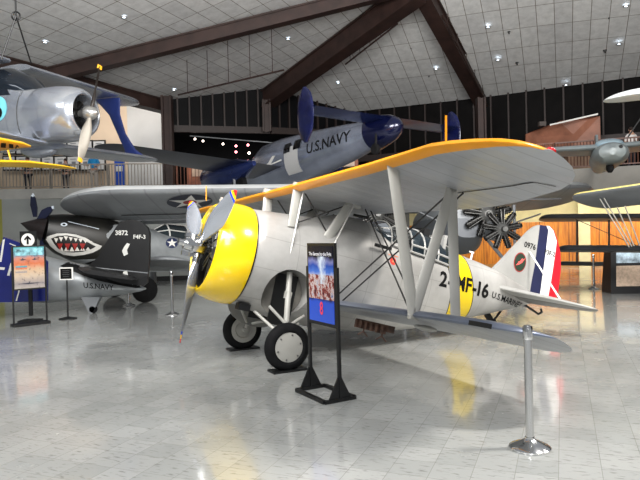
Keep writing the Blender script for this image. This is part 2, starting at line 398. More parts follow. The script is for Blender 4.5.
# orange wall under the right-hand balcony and pale band above it
wp=V((13.1,28.0,0)); wa=wp-E1*9.2; wb=wp+E1*9
wallbox('wall_right',wa,wb,0,2.15,.2,M_WOOD); wallbox('wall_right.001',wa,wb,2.15,ZB-.35,.2,mat('wall_cream',(196,192,160),.7,0,.05))
mb=MB(); mb.beam(wa-E2*.03+V((0,0,.06)),wb-E2*.03+V((0,0,.06)),.05,.12); struct(build('baseboard_right',mb,mat('kick_tan',(170,120,60),.4,0,.1),smooth=0))
c0=onplane(582,235,wp,E2)
mb=MB(); mb.box((c0.x,c0.y-.25,1.6),(.5,.4,3.2),rot=Mx.Rotation(GR,3,'Z')); struct(build('trim_20',mb,mat('pilaster_cream',(206,200,170),.6,0,.05),smooth=0))
wallbox('wall_back',V((-19,33,0)),V((24,33,0)),0,10.5,.3,M_DARK)
wallbox('wall_back.001',(-.2,29.8,0),wa+V((.3,0,0)),0,ZB-.3,.2,mat('wall_slate',(86,92,102),.7,0,.1))
wallbox('wall_back.002',BE[3],(-.2,29.8,0),0,ZB-.3,.2,mat('wall_slate',(86,92,102),.7,0,.1))
# lit balcony walls on the left
q0=at(-20,150,30.5);q1=at(128,150,30.2);q2=at(164,150,29.6)
wallbox('wall_left.002',q0,q1,ZB,9.0,.2,M_WALLP); wallbox('wall_left.003',q1,q2+V((.3,0,0)),ZB,9.0,.2,M_WALLW)
# outer side walls that close the hall left and right
wallbox('wall_left.004',(-19,-6,0),(-19,33,0),0,9.5,.3,M_WALLG); wallbox('wall_right.002',(23,33,0),(23,-6,0),0,9.5,.3,M_DARK)
# upper wall under the ceiling edge with dark windows between mullions
def clere(a,b,pa,pb,n,idx,beamh=.3,pm=None):
    # pa, pb: (bottom, top) heights at each end
    a=V((a.x,a.y,0));b=V((b.x,b.y,0)); d=(b-a).normalized(); nn=V((-d.y,d.x,0)); z=lambda h:V((0,0,h))
    mb=MB(); mb.prism([a+z(pa[0]),b+z(pb[0]),b+z(pb[1]),a+z(pa[1])],nn*.08)
    w=struct(build('window_%d'%idx,mb,pm or mat('dark_pane',(7,7,9),.6,0,0),smooth=0))
    mb=MB()
    for k in range(n+1):
        p=a.lerp(b,k/n)-nn*.07; lo=pa[0]+(pb[0]-pa[0])*k/n; hi=pa[1]+(pb[1]-pa[1])*k/n
        mb.box((p.x,p.y,(lo+hi)/2),(.07,.12,hi-lo),rot=Mx.Rotation(math.atan2(d.y,d.x),3,'Z'))
    mb.beam(a-nn*.08+z(pa[0]),b-nn*.08+z(pb[0]),.2,beamh); build('window_frame',mb,mat('mullion_dark',(44,33,30),.6,0,.1),w,smooth=0)
hz=lambda px,py,p: at(px,py,p.y).z
clere(V2,W,(hz(165,129,V2),V2.z+.1),(hz(268,131,W),W.z+.1),9,1)
clere(W,V4,(hz(268,131,W),W.z+.1),(hz(352,134,V4),V4.z+.1),9,2)
clere(V4+V((0,.3,0)),V7+V((0,.3,0)),(5.6,8.1),(5.6,8.1),30,3,pm=mat('dark_brown_wall',(10,8,8),.7,0,.3,2))
# columns
def column(px,top,bot,Y,w,name):
    p=at(px,top,Y); q=at(px,bot,Y); mb=MB()
    x=at(px,(top+bot)/2,Y).x
    mb.box((x-w*.35,Y,(p.z+q.z)/2),(w*.18,.4,p.z-q.z)); mb.box((x+w*.35,Y,(p.z+q.z)/2),(w*.18,.4,p.z-q.z)); mb.box((x,Y,(p.z+q.z)/2),(w*.7,.12,p.z-q.z))
    return struct(build(name,mb,M_BROWN,smooth=0))
column(168,96,187.5,25.9,.50,'trim_21'); column(267,100,132,W.y-.35,.45,'trim_22'); column(481,98,150,24,.36,'trim_23')
# balcony railings, one section between two main posts each
M_RAILG=mat('rail_grey',(150,142,132),.5,.3,.1); M_RAILB=mat('rail_brown',(112,66,46),.5,.1,.2)
def railing(a,b,mt,label,grp,step=.14):
    a=V(a);b=V(b); t=thing('railing',label,'railing',(a.x,a.y,ZB),0,grp); L=(b-a).length; n=int(L/step)
    mb=MB(); mb.beam(a+V((0,0,1.02)),b+V((0,0,1.02)),.06,.05); build('top_rail',mb,mt,t,smooth=0)
    mb=MB(); mb.beam(a+V((0,0,.1)),b+V((0,0,.1)),.04,.04); build('bottom_rail',mb,mt,t,smooth=0)
    for p in (a,b): mb=MB(); mb.box((p.x,p.y,ZB+.51),(.07,.07,1.02)); build('post',mb,mt,t,smooth=0)
    mb=MB()
    for k in range(1,n):
        p=a.lerp(b,k/n); mb.box((p.x,p.y,ZB+.56),(.028,.028,.9))
    build('balusters',mb,mt,t,smooth=0)
seg=[]
def rr(p,q,k,mt,lab,grp,step):
    for i in range(k):
        a=p.lerp(q,i/k); b=p.lerp(q,(i+1)/k); a=V((a.x,a.y+.2,ZB)); b=V((b.x-.05,b.y+.2,ZB)); railing(a,b,mt,lab%['first','second','third','fourth','fifth'][i],grp,step)
rr(BE[1]+V((-.2,0,0)),BE[2],3,M_RAILG,'grey balcony railing section below the framed wall panels, %s from the left edge','balcony railings left',.13)
rr(BE[2]+V((.5,.1,0)),BE[3],2,M_RAILB,'brown balcony railing section right of the brown column, %s from the column','balcony railings middle',.15)
rr(BE[4],BE[5],1,M_RAILB,'dark brown balcony railing hidden mostly behind the biplane wing, %s section','balcony railings right',.15)
rr(BE[5],BE[6],2,mat('rail_red',(92,56,42),.5,0,.2),'reddish railing of upright slats on the right balcony, %s section from the left','balcony railings right',.11)
# ---------------------------------------------------------------- THE SILVER AND YELLOW BIPLANE
YAW=R(26.57); PIT=R(14.8); O0=V((-1.722,8.527,1.7115))
FM=Mx.Translation(O0)@Mx.Rotation(YAW,4,'Z')@Mx.Rotation(PIT,4,'Y')
AX=(FM.to_3x3()@V((1,0,0))); PX=(FM.to_3x3()@V((0,-1,0))); UX=(FM.to_3x3()@V((0,0,1)))
def lp(px,py,ax,val):           # point of the aeroplane's own space (aft, port, up)
    r=ray(px,py); n=(AX,PX,UX)[ax]; s=(val-(EYEP-O0).dot(n))/r.dot(n); w=EYEP+r*s-O0
    return V((w.dot(AX),w.dot(PX),w.dot(UX)))
def fw3(x,y,z): return O0+AX*x+PX*y+UX*z
root=thing('biplane_fighter','silver biplane fighter with yellow engine cowling and yellow wing edges parked on the tiled floor','aircraft',(O0.x,O0.y,0),YAW)
def fb(name,mb,mats,parent=root,smooth=35,label=None): return build(name,mb,mats,parent,frame=FM,smooth=smooth,flip=True,label=label)
BK,BA,BB=.27,4.13,4.67
def fus_mat():
    m,nt,b=nt_new('silver_fuselage_yellow_band'); o=objco(nt); s=sep(nt,o)
    base=ramp(nt,noise(nt,o,1.6,6,.6),[(.3,lin((162,160,156))),(.65,lin((192,190,186)))])
    # band edges lean a little with height
    x=mth(nt,'ADD',s[0],mth(nt,'MULTIPLY',mth(nt,'SUBTRACT',s[2],.35),BK))
    band=mth(nt,'MULTIPLY',mth(nt,'GREATER_THAN',x,BA),mth(nt,'LESS_THAN',x,BB))
    edge=mth(nt,'SUBTRACT',mth(nt,'MULTIPLY',mth(nt,'GREATER_THAN',x,BA-.02),mth(nt,'LESS_THAN',x,BB+.02)),band)
    c=mix(nt,band,base,lin((248,214,28))); c=mix(nt,edge,c,lin((30,28,25)))
    # panel seams
    fr=mth(nt,'FRACT',mth(nt,'MULTIPLY',s[0],1.62)); ln=mth(nt,'LESS_THAN',fr,.012)
    fz=mth(nt,'FRACT',mth(nt,'ADD',mth(nt,'MULTIPLY',s[2],2.3),.3)); lz=mth(nt,'LESS_THAN',fz,.016)
    c=mix(nt,mth(nt,'MULTIPLY',mth(nt,'MAXIMUM',ln,lz),.45),c,lin((110,106,100)))
    nt.links.new(c,b.inputs['Base Color']); b.inputs['Roughness'].default_value=.33; b.inputs['Metallic'].default_value=.2; return m
M_FUS=fus_mat(); M_YEL=mat('chrome_yellow',(250,208,8),.22,0,.05,2,coat=.6); M_ORY=mat('wing_yellow',(246,160,10),.35,0,.04,2)
def fab_mat(name='wing_fabric',col=(164,166,169),axis=1,pitch=3.1):
    m,nt,b=nt_new(name); o=objco(nt); s=sep(nt,o)
    base=ramp(nt,noise(nt,o,1.2,4),[(.3,lin(tuple(x*.93 for x in col))),(.7,lin(tuple(min(255,x*1.06) for x in col)))])
    fr=mth(nt,'ABSOLUTE',mth(nt,'SUBTRACT',mth(nt,'FRACT',mth(nt,'MULTIPLY',s[axis],pitch)),.5)); ln=mth(nt,'LESS_THAN',fr,.03)
    nt.links.new(mix(nt,mth(nt,'MULTIPLY',ln,.35),base,lin((96,96,98))),b.inputs['Base Color'])
    bn=nt.nodes.new('ShaderNodeBump'); bn.inputs['Strength'].default_value=.35; bn.inputs['Distance'].default_value=.02
    nt.links.new(mth(nt,'POWER',mth(nt,'MULTIPLY',fr,2.0),2.0),bn.inputs['Height']); nt.links.new(bn.outputs[0],b.inputs['Normal'])
    b.inputs['Roughness'].default_value=.42; b.inputs['Metallic'].default_value=.15; return m
M_FAB=fab_mat()
# fuselage
SEC=[(.615,.71,.71,-.70),(.86,.72,.74,-.73),(1.26,.72,.79,-.80),(1.6,.71,.84,-.82),(2.0,.69,.97,-.83),(2.3,.67,1.01,-.82),(2.7,.64,.99,-.77),(3.2,.59,.97,-.69),(3.8,.53,.96,-.55),(4.25,.48,.945,-.40),(4.6,.43,.90,-.29),(5.07,.36,.86,-.13),(5.5,.29,.80,.02),(6.0,.18,.70,.20),(6.35,.10,.62,.33),(6.55,.03,.52,.42)]
mb=MB(); N=40; rings=[]
for x,w,a,b_ in SEC:
    c=(a+b_)/2;h=(a-b_)/2; rings.append([V((x,w*math.cos(2*PI*k/N),c+h*math.sin(2*PI*k/N))) for k in range(N)])
# smooth the section list
def dens(rings,k=3):
    out=[]; n=len(rings)
    for i in range(n-1):
        p0=rings[max(i-1,0)];p1=rings[i];p2=rings[i+1];p3=rings[min(i+2,n-1)]
        for j in range(k):
            t=j/k; out.append([ (2*b+(c-a)*t+(2*a-5*b+4*c-d)*t*t+(3*b-a-3*c+d)*t**3)/2 for a,b,c,d in zip(p0,p1,p2,p3)])
    out.append(rings[-1]); return out
mb.loft(dens(rings))
fus=fb('fuselage',mb,[M_FUS,mat('well_inside',(70,68,64),.6,.1,.2,5)])
def boolean(o,cut):
    md=o.modifiers.new('b','BOOLEAN'); md.operation='DIFFERENCE'; md.object=cut; md.solver='EXACT'
    bpy.context.view_layer.update(); me=bpy.data.meshes.new_from_object(o.evaluated_get(bpy.context.evaluated_depsgraph_get()))
    o.modifiers.remove(md); old=o.data; o.data=me; bpy.data.meshes.remove(old); cm=cut.data; bpy.data.objects.remove(cut); bpy.data.meshes.remove(cm)
fus_tree=bvh(fus)
cutm=bpy.data.materials['well_inside']
for s in (1,-1):
    mb=MB(); mb.cyl((1.22,s*.36,-.40),(1.22,s*1.0,-.40),.345,n=32); boolean(fus,fb('cut',mb,[M_FUS,cutm]))
    mb=MB(); mb.box((1.22,s*.62,-.74),(.42,.5,.34)); boolean(fus,fb('cut',mb,[M_FUS,cutm]))
mb=MB(); mb.box((3.44,0,.98),(1.28,.84,.60)); boolean(fus,fb('cut',mb,[M_FUS,cutm]))
fus.data.polygons.foreach_set('use_smooth',[True]*len(fus.data.polygons)); fus.data.set_sharp_from_angle(angle=R(35))
# dark lining of the wells
for s in (1,-1):
    mb=MB(); mb.cyl((1.22,s*.365,-.40),(1.22,s*.375,-.40),.34,n=32); mb.box((1.27,s*.39,-.5),(.34,.03,.74),1); fb('wheel_well',mb,[mat('well_pale',(120,117,110),.6,.1,.15,5),M_BLACK])
# cowling
mb=MB(); mb.lathe((0,0,0),(1,0,0),[(.58,.665),(.585,.725),(.50,.735),(.38,.73),(.28,.715),(.19,.69),(.12,.66),(.08,.628),(.07,.605),(.085,.585),(.14,.572),(.3,.59),(.52,.64),(.58,.665)],n=56,mf=lambda i,j:1 if i>=10 else 0)
cow=fb('cowling',mb,[M_YEL,M_BLACK],smooth=60,label='bright yellow engine cowling'); cow_tree=bvh(cow)
mb=MB(); mb.lathe((0,0,0),(1,0,0),[(.58,.70),(.62,.70),(.62,.66),(.58,.66)],n=48); fb('cowl_gap_ring',mb,M_BLACK)
mb=MB(); mb.lathe((0,0,0),(1,0,0),[(.67,.60),(.67,.02)],n=32); fb('firewall',mb,M_BLACK)
# exhaust / cooler opening under the cowl
mb=MB(); mb.box((.74,.28,-.71),(.17,.16,.10)); fb('cooler_outlet',mb,M_BLACK)
mb=MB(); radial(mb,(.33,0,0),(1,0,0),.57,9,0,1); fb('engine',mb,[M_ENG,M_ENGC])
# propeller
prop=MB(); prop.lathe((0,0,0),(1,0,0),[(-.30,0),(-.30,.045),(-.22,.05),(-.22,.085),(-.12,.09),(-.10,.12),(.08,.125),(.12,.07),(.20,.06)],n=24)
for k in range(3):
    an=R([-58,58,173][k]); u=V((0,math.sin(an),math.cos(an))); w=V((0,math.cos(an),-math.sin(an)))
    prop.cyl(u*.05,u*.24,.062,.055,n=14); prop.cyl(u*.12,u*.17,.08,n=14); prop.box(V((-.13,0,0))+u*.13+w*.07,(.16,.06,.06))
ph=fb('propeller_hub',prop,M_STEEL)
def blade_mat():
    m,nt,b=nt_new('polished_blade'); uv=uvco(nt); s=sep(nt,uv); t=s[0]
    c=ramp(nt,t,[(0,lin((205,210,220))),(.865,lin((30,70,190))),(.905,lin((245,190,20))),(.95,lin((215,40,40)))])
    c.node.color_ramp.interpolation='CONSTANT'; nt.links.new(c,b.inputs['Base Color'])
    nt.links.new(mth(nt,'MULTIPLY',mth(nt,'LESS_THAN',t,.865),.75),b.inputs['Metallic']); b.inputs['Roughness'].default_value=.24; return m
M_BLADE=blade_mat()
def blade(an,L=1.37,parent=None,wid=.115,mt=M_BLADE,fbf=None,x0=0.0,r0=.2,sgn=1):
    u=V((0,math.sin(an),math.cos(an))); w=V((0,math.cos(an),-math.sin(an))); ax=V((1,0,0)); mb=MB(); rings=[]; ts=[]
    for i in range(17):
        t=i/16; r=r0+(L-r0)*t; ch=[.45,.52,.68,.85,.97,1.05,1.1,1.12,1.12,1.1,1.07,1.02,.96,.88,.76,.55,.12][i]*wid
        th=max(.008,.05*(1-t)**1.3); tw=R(58-40*t)*sgn
        c=w*math.cos(tw)+ax*math.sin(tw); n=-w*math.sin(tw)+ax*math.cos(tw)
        rings.append([u*r+V((x0,0,0))+c*ch*math.cos(2*PI*k/12)+n*th*math.sin(2*PI*k/12) for k in range(12)]); ts.append(t)
    mb.loft(rings); o=fbf('blade',mb,mt,parent); uvl=o.data.uv_layers.new(name='UVMap')
    for l in o.data.loops:
        v=l.vertex_index//12; uvl.data[l.index].uv=(ts[min(v,16)],0)
    return o
for a in (-58,58,173): blade(R(a),parent=ph,fbf=fb)
# wings
def ups(): return V((0,0,1))
def wstations(side,xle,xte,ys,z,zt,semi,taperstart,dih):
    st=[]
    yy=[0 if side==0 else .0]
    ylist=[k/6*taperstart for k in range(7)]+[taperstart+(semi-taperstart)*math.sin(PI/2*k/9) for k in range(1,10)]
    for y in ylist:
        if y<=taperstart: a,b=xle,xte
        else:
            q=(y-taperstart)/(semi-taperstart); e=math.sqrt(max(0.0,1-q*q)); mid=xle+(xte-xle)*.50
            a=mid-(mid-xle)*max(e,.03); b=mid+(xte-mid)*max(e,.03)
        st.append((y,a,b,z+dih*y))
    return st
def full_wing(st,t,zt):
    L=[(V((a,-y,z)),V((b,-y,z+zt)),t*(1 if k<10 else .95)) for k,(y,a,b,z) in reversed(list(enumerate(st)))]
    Rr=[(V((a,y,z)),V((b,y,z+zt)),t) for (y,a,b,z) in st[1:]]
    return L+Rr
def planf(y):
    K=[(0,.96,2.76),(2.5,.94,2.73),(3.3,.91,2.62),(3.8,.89,2.49),(4.1,.89,2.36),(4.4,.92,2.17),(4.6,.96,1.98),(4.75,1.04,1.76),(4.83,1.14,1.56),(4.87,1.28,1.38)]
    for (a,b,c),(d,e,f) in zip(K[:-1],K[1:]):
        if y<=d: t=(y-a)/(d-a); return b+(e-b)*t,c+(f-c)*t
    return K[-1][1:]
ysl=[0,.8,1.6,2.5,2.9,3.3,3.6,3.8,3.95,4.1,4.25,4.4,4.5,4.6,4.68,4.75,4.79,4.83,4.85,4.87]; stw=[]
for y in [-v for v in reversed(ysl[1:])]+ysl:
    a,b_=planf(abs(y)); z=1.08+.030*min(y,3.8)-.055*max(0,y-3.8); stw.append((V((a,y,z)),V((b_,y,z+.03-.06*(b_-a)/1.8+.13*max(0,1-abs(y)/2.8))),.095))
mb=MB(); wing(mb,stw,top=1,bot=0,lek=2)
uw=fb('upper_wing',mb,[M_FAB,M_ORY]); uw_tree=bvh(uw)
for s in (1,-1):
    mb=MB(); stl=wstations(1,1.66,2.90,0,-.44,0,4.45,3.7,.028)
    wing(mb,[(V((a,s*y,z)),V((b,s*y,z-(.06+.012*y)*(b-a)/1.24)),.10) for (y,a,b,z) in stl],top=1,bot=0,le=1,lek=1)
    lw=fb('lower_wing',mb,[M_FAB,mat('silver_top_dark_sheen',(122,130,148),.28,.6,.08,1.5)])  # silver top and leading edge darkened bluish, a dark reflection painted in
    if s==1: lw_tree=bvh(lw)
# aileron gap lines on the underside of the top wing (thin dark strips)
def ustrip(pts,wd,name,mt,tree,off=.006):
    mb=MB(); 
    for (x0,y0),(x1,y1) in zip(pts[:-1],pts[1:]):
        n=max(1,int(math.hypot(x1-x0,y1-y0)/.15)); 
        for k in range(n):
            q=[]
            for t,s in ((k/n,-1),(k/n,1),((k+1)/n,1),((k+1)/n,-1)):
                d=V((x1-x0,y1-y0,0)).normalized(); nn=V((-d.y,d.x,0)); p=V((x0+(x1-x0)*t,y0+(y1-y0)*t,0))+nn*s*wd/2
                w=fw3(p.x,p.y,-.2); h=tree.ray_cast(w,UX); q.append((h[0]-UX*off) if h[0] is not None else None)
            if all(z is not None for z in q): b=len(mb.v); mb.v+=q; mb.f.append((b,b+1,b+2,b+3)); mb.m.append(0)
    build(name,mb,mt,uw,smooth=0,recalc=False)
def wcast(px,py):
    w=uw_tree.ray_cast(EYEP,ray(px,py).normalized())[0]-O0; return (w.dot(AX),w.dot(PX))
ustrip([wcast(*p) for p in ((457.5,192.5),(512,185.5),(534,181.8),(556,186))],.022,'aileron_gap',M_INK,uw_tree)
ustrip([(2.02,-2.0),(2.02,-4.25)],.022,'aileron_gap',M_INK,uw_tree)
# landing light on the wing tip
nl=lp(551,150,2,1.2); mb=MB(); mb.ell((0,0,0),.05,.04,.036); o=MB(); 
o.v=[v+V((1.30,4.83,1.19)) for v in mb.v]; o.f=mb.f;o.m=mb.m; 
for i,v in enumerate(o.v): o.v[i]=v-V((1.30,4.83,1.19))+V((nl.x,nl.y,1.19))
fb('navigation_light',o,mat('red_lens',(200,14,24),.15,0,0,coat=1))
# antenna posts
for y in (3.93,-4.1):
    mb=MB(); mb.strut((1.02,y,1.2),(.95,y,1.50),.022,.016,(1,0,0)); fb('antenna_post',mb,M_ORY)
# interplane N struts (top ends under the upper wing, lower ends on the lower wing)
def nstruts(s):
    ys=3.0*s
    A1=V((1.05,ys,1.17)); A2=V((1.88,ys,1.12)); B1=V((1.70,ys,-.38)); B2=V((2.29,ys,-.37))
    for p,q in ((A1,B1),(A2,B2),(A2,B1-V((.02,0,0)))):
        mb=MB(); mb.strut(p,q,.145,.045,(1,0,0)); 
        for e in (p,q): mb.box(e,(.10,.05,.05))
        fb('interplane_strut',mb,M_STRUT)
nstruts(1); nstruts(-1)
# cabane struts
for s in (1,-1):
    for (a,b) in (((1.06,.58*s,1.17),(1.12,.53*s,.55)),((1.95,.58*s,1.12),(1.70,.55*s,.52))):
        mb=MB(); mb.strut(a,b,.16,.045,(1,0,0)); mb.box((a[0]+.04,a[1],a[2]-.03),(.24,.07,.06)); fb('cabane_strut',mb,M_STRUT)
def wires(l,r=.009,mt=M_WIRE,name='bracing_wire'):
    for a,b in l: mb=MB(); mb.cyl(a,b,r,n=6); fb(name,mb,mt)
M_WPALE=mat('wire_pale',(205,203,198),.4,.3,0)
wires([((1.12,.55,1.14),(1.70,.5,.60)),((1.95,.55,1.10),(1.15,.5,.60)),((1.12,-.55,1.14),(1.70,-.5,.60)),((1.95,-.55,1.10),(1.15,-.5,.60))],.011)
wires([((1.14,.60,1.12),(1.10,.71,-.02)),((1.98,.62,1.1),(1.62,.71,.0))],.012,M_WPALE)
for s in (1,-1):
    wires([((1.9,3.0*s,1.12),(1.85,.70*s,-.42)),((2.05,3.0*s,1.12),(2.0,.70*s,-.42))],.011)
    wires([((2.20,.6*s,1.08),(1.70,2.95*s,-.36)),((2.30,.6*s,1.08),(1.84,2.95*s,-.36))],.011)
# canopy and windscreen
mb=MB()
def arch(x,w,zb,zt,n=14,p=1.0): return [V((x,w*math.cos(PI*k/n),zb+(zt-zb)*math.sin(PI*k/n)**.85)) for k in range(n+1)]
ws=[arch(2.56,.34,.78,.96),arch(2.86,.46,.68,1.09)]
mb.loft(ws,cap=False,closed=False); fb('windscreen',mb,M_GLASS)
mb=MB(); cs=[arch(3.24,.49,.65,1.11),arch(3.5,.49,.645,1.10),arch(3.8,.475,.635,1.05),arch(4.12,.455,.62,.99)]
mb.loft(cs,cap=False,closed=False); can=fb('canopy',mb,M_GLASS)
def archframe(parent,a,r=.016,nm='canopy_frame'): mb=MB(); mb.path(a,r,6); fb(nm,mb,M_SILV,parent)
for c in cs: archframe(can,c)
archframe(can,[c[1] for c in cs],.02,'canopy_rail'); archframe(can,[c[-2] for c in cs],.02,'canopy_rail')
wsn=[o for o in root.children if o.name=='windscreen'][0]
for c in ws: archframe(wsn,c,.014,'windscreen_frame')
for k in (3,11): archframe(wsn,[c[k] for c in ws],.012,'windscreen_frame')
archframe(fus,[V((2.84,.50,.69)),V((3.2,.50,.665)),V((3.7,.485,.64)),V((4.2,.45,.60))],.018,'cockpit_rail')
mb=MB(); mb.box((3.95,0,.82),(.06,.76,.56)); fb('cockpit_bulkhead',mb,M_SILV)
mb=MB(); mb.box((3.7,0,.85),(.12,.34,.62)); mb.box((3.5,0,.6),(.4,.36,.1)); fb('pilot_seat',mb,M_BLACK)
mb=MB(); mb.box((2.76,0,.75),(.05,.5,.24)); fb('instrument_panel',mb,M_BLACK)
mb=MB(); mb.cyl((2.35,.0,1.06),(2.62,0,1.08),.022,n=8); fb('gun_sight',mb,M_BLACK)
mb=MB(); mb.box((2.62,.63,.60),(.30,.03,.05)); fb('vent_slot',mb,M_BLACK)
# tail
def lpf(px,py): p=lp(px,py,1,0); return (p.x,p.z)
finp=[lpf(*p) for p in [(489,272),(500,261),(514,246),(528,231),(534,226.5),(538.5,225),(538,232),(533.5,266),(529,292),(526,297)]]
def plate_y(pts,th): return MB().prism([V((x,-th/2,z)) for x,z in pts],V((0,th,0)))
fin=fb('fin',plate_y(finp,.06),M_SILV,smooth=0); fin_tree=bvh(fin)
rows=[(225,538.5,545,548,549),(229,538.2,547.0,552,553),(239,537,545.8,555.4,556.5),(250,535.5,544.5,554,559),(265,533.5,542.5,551.8,559.6),(278,531,540.6,549.8,558.2),(290,529,539,547.6,556.5),(296,528,538,546.6,554)]
rud=MB()
for s in (-.035,.035):
    b=len(rud.v)
    for r in rows:
        for x in r[1:]:
            q=lpf(x,r[0]+(x-r[1])*.12); rud.v.append(V((q[0],s,q[1])))
    for i in range(len(rows)-1):
        for j in range(3): rud.f.append((b+i*4+j,b+i*4+j+1,b+i*4+j+5,b+i*4+j+4)); rud.m.append(j)
n4=len(rows)*4
for i in range(len(rows)-1):
    for j,mi in ((0,0),(3,2)): rud.f.append((i*4+j,(i+1)*4+j,(i+1)*4+j+n4,i*4+j+n4)); rud.m.append(mi)
for i in (0,len(rows)-1):
    for j in range(3): rud.f.append((i*4+j,i*4+j+1,i*4+j+1+n4,i*4+j+n4)); rud.m.append(j)
rudo=fb('rudder',rud,[M_NAVY,M_WHITE,M_RED],smooth=0,label='rudder with navy, white and red upright stripes'); rud_tree=bvh(rudo)
for s in (1,-1):
    S=[(.10,5.26,6.30,.52),(.4,5.40,6.33,.50),(.8,5.60,6.36,.475),(1.2,5.82,6.38,.45),(1.45,5.96,6.36,.43),(1.6,6.06,6.30,.42),(1.68,6.14,6.24,.415)]
    H=lambda a,b:a+(b-a)*(.50 if b-a>.2 else .6)
    mb=MB(); wing(mb,[(V((a,s*y,z-.02)),V((H(a,b),s*y,z-.02-.065*(b-a)/.9)),.20) for y,a,b,z in S],top=0,bot=0); fb('tailplane',mb,M_SILV)
    mb=MB(); wing(mb,[(V((H(a,b)+.012,s*y,z-.02-.065*(b-a)/.9)),V((b,s*y,z-.02-.12*(b-a)/.9)),.12) for y,a,b,z in S],top=0,bot=0); fb('elevator',mb,mat('elevator_shade_grey',(124,123,119),.5,.1,.08,2))  # darker than the tailplane: underside shade is put into the elevator colour
    mb=MB(); mb.strut((6.19,.04*s,1.32),(6.12,1.0*s,.47),.05,.025,(1,0,0)); fb('tail_strut',mb,M_WHITE)
mb=MB(); mb.strut((5.40,0,.05),(5.60,0,-.12),.14,.06,(1,0,0)); mb.strut((5.78,0,.12),(5.62,0,-.14),.05,.03,(1,0,0)); fb('tail_leg',mb,M_ENG)
mb=MB(); mb.lathe((5.62,-.05,-.185),(0,1,0),[(0,.05),(0,.1),(.02,.118),(.08,.118),(.10,.1),(.1,.05)],n=24,cap=True); fb('tail_wheel',mb,M_TYRE)
mb=MB(); mb.path([(6.28,0,.34),(6.55,0,.27),(6.72,0,.22),(6.80,0,.27),(6.76,0,.33)],.022,8); fb('arrester_hook',mb,M_ENG)
mb=MB(); mb.cyl((4.85,.02,.84),(4.86,.02,1.01),.018,n=8); mb.box((4.84,.02,1.01),(.10,.02,.025)); fb('antenna_stub',mb,M_WHITE)
# landing gear
XW,TR,ZW,RW=1.253,.915,-1.103,.325
for s in (1,-1):
    mb=MB(); a=s; w=.085
    mb.lathe((XW,TR*s-w,ZW),(0,1,0),[(.02,.20),(0,.225),(.0,.265),(.025,.305),(.06,.325),(.11,.325),(.145,.305),(.17,.265),(.17,.225),(.15,.20)],n=48)
    ty=fb('tyre',mb,M_TYRE)
    mb=MB(); mb.lathe((XW,TR*s,ZW),(0,s,0),[(-.07,0),(-.07,.21),(.055,.213),(.068,.20),(.085,.10),(.088,0)] if s>0 else [(-.07,0),(-.05,.06),(-.04,.12),(-.07,.14),(-.075,.21),(.055,.213),(.07,0)],n=40); hc=fb('wheel_hub',mb,M_STRUT)
    if s>0:
        
        for k in range(6): mb=MB(); p=V((XW+.17*math.cos(k*PI/3+.5),TR+.085,ZW+.17*math.sin(k*PI/3+.5))); mb.cyl(p-V((0,.015,0)),p,.012,n=8); fb('hub_bolt',mb,M_ENGC,hc)
    leg=MB(); leg.cyl((1.22,.55*s,-.10),(XW,.72*s,-.78),.042,n=14); leg.cyl((XW,.72*s,-.72),(XW,.76*s,-1.06),.03,n=12); leg.cyl((XW,.74*s,ZW),(XW,TR*s,ZW),.035,n=12)
    leg.box((1.235,.62*s,-.42),(.09,.07,.10)); fb('gear_leg',leg,M_STRUT)
    for a,b in (((XW,.74*s,ZW+.10),(.92,.30*s,-.74)),((XW,.74*s,ZW+.10),(1.62,.34*s,-.80)),((XW,.74*s,-.82),(1.0,.60*s,-.62)),((XW,.74*s,-.86),(1.55,.62*s,-.66))):
        mb=MB(); mb.cyl(a,b,.022,n=8); fb('drag_brace',mb,M_STRUT)
# curved door hanging over the far wheel
mb=MB(); pr=[(.86,-.74),(.89,-.83),(.96,-.91),(1.10,-.985),(1.30,-1.02),(1.5,-1.0),(1.68,-.93),(1.76,-.86),(1.74,-.70),(1.4,-.62),(1.0,-.62)]
mb.prism([V((x,-.78+.35*(-.66-z),z)) for x,z in pr],V((0,-.015,0))); fb('wheel_door',mb,M_SILV,smooth=0)
for s in (1,-1):
    mb=MB(); mb.box((1.253+.02,.915*s,0),(.0,.0,.0))
# bomb rack and pitot fairing under the port wing
rk=MB(); rk.box((2.02,1.75,-.575),(.10,.80,.085))
for k in range(6): rk.box((1.96,1.42+k*.13,-.60),(.05,.05,.10)); 
for y in (1.55,2.0): rk.cyl((2.0,y,-.60),(2.0,y,-.70),.012,n=6); rk.cyl((1.95,y-.05,-.74),(2.0,y,-.68),.01,n=6); rk.cyl((2.05,y+.05,-.74),(2.0,y,-.68),.01,n=6)
fb('bomb_rack',rk,mat('rack_brown',(84,62,52),.5,.3,.4,12))
mb=MB(); mb.ell((2.0,2.85,-.47),.16,.06,.035); fb('shackle_fairing',mb,M_STRUT)
mb=MB(); q=lp(480,324.5,0,1.68); mb.box(tuple(q),(.05,.26,.045)); fb('strut_fitting',mb,M_BLACK)
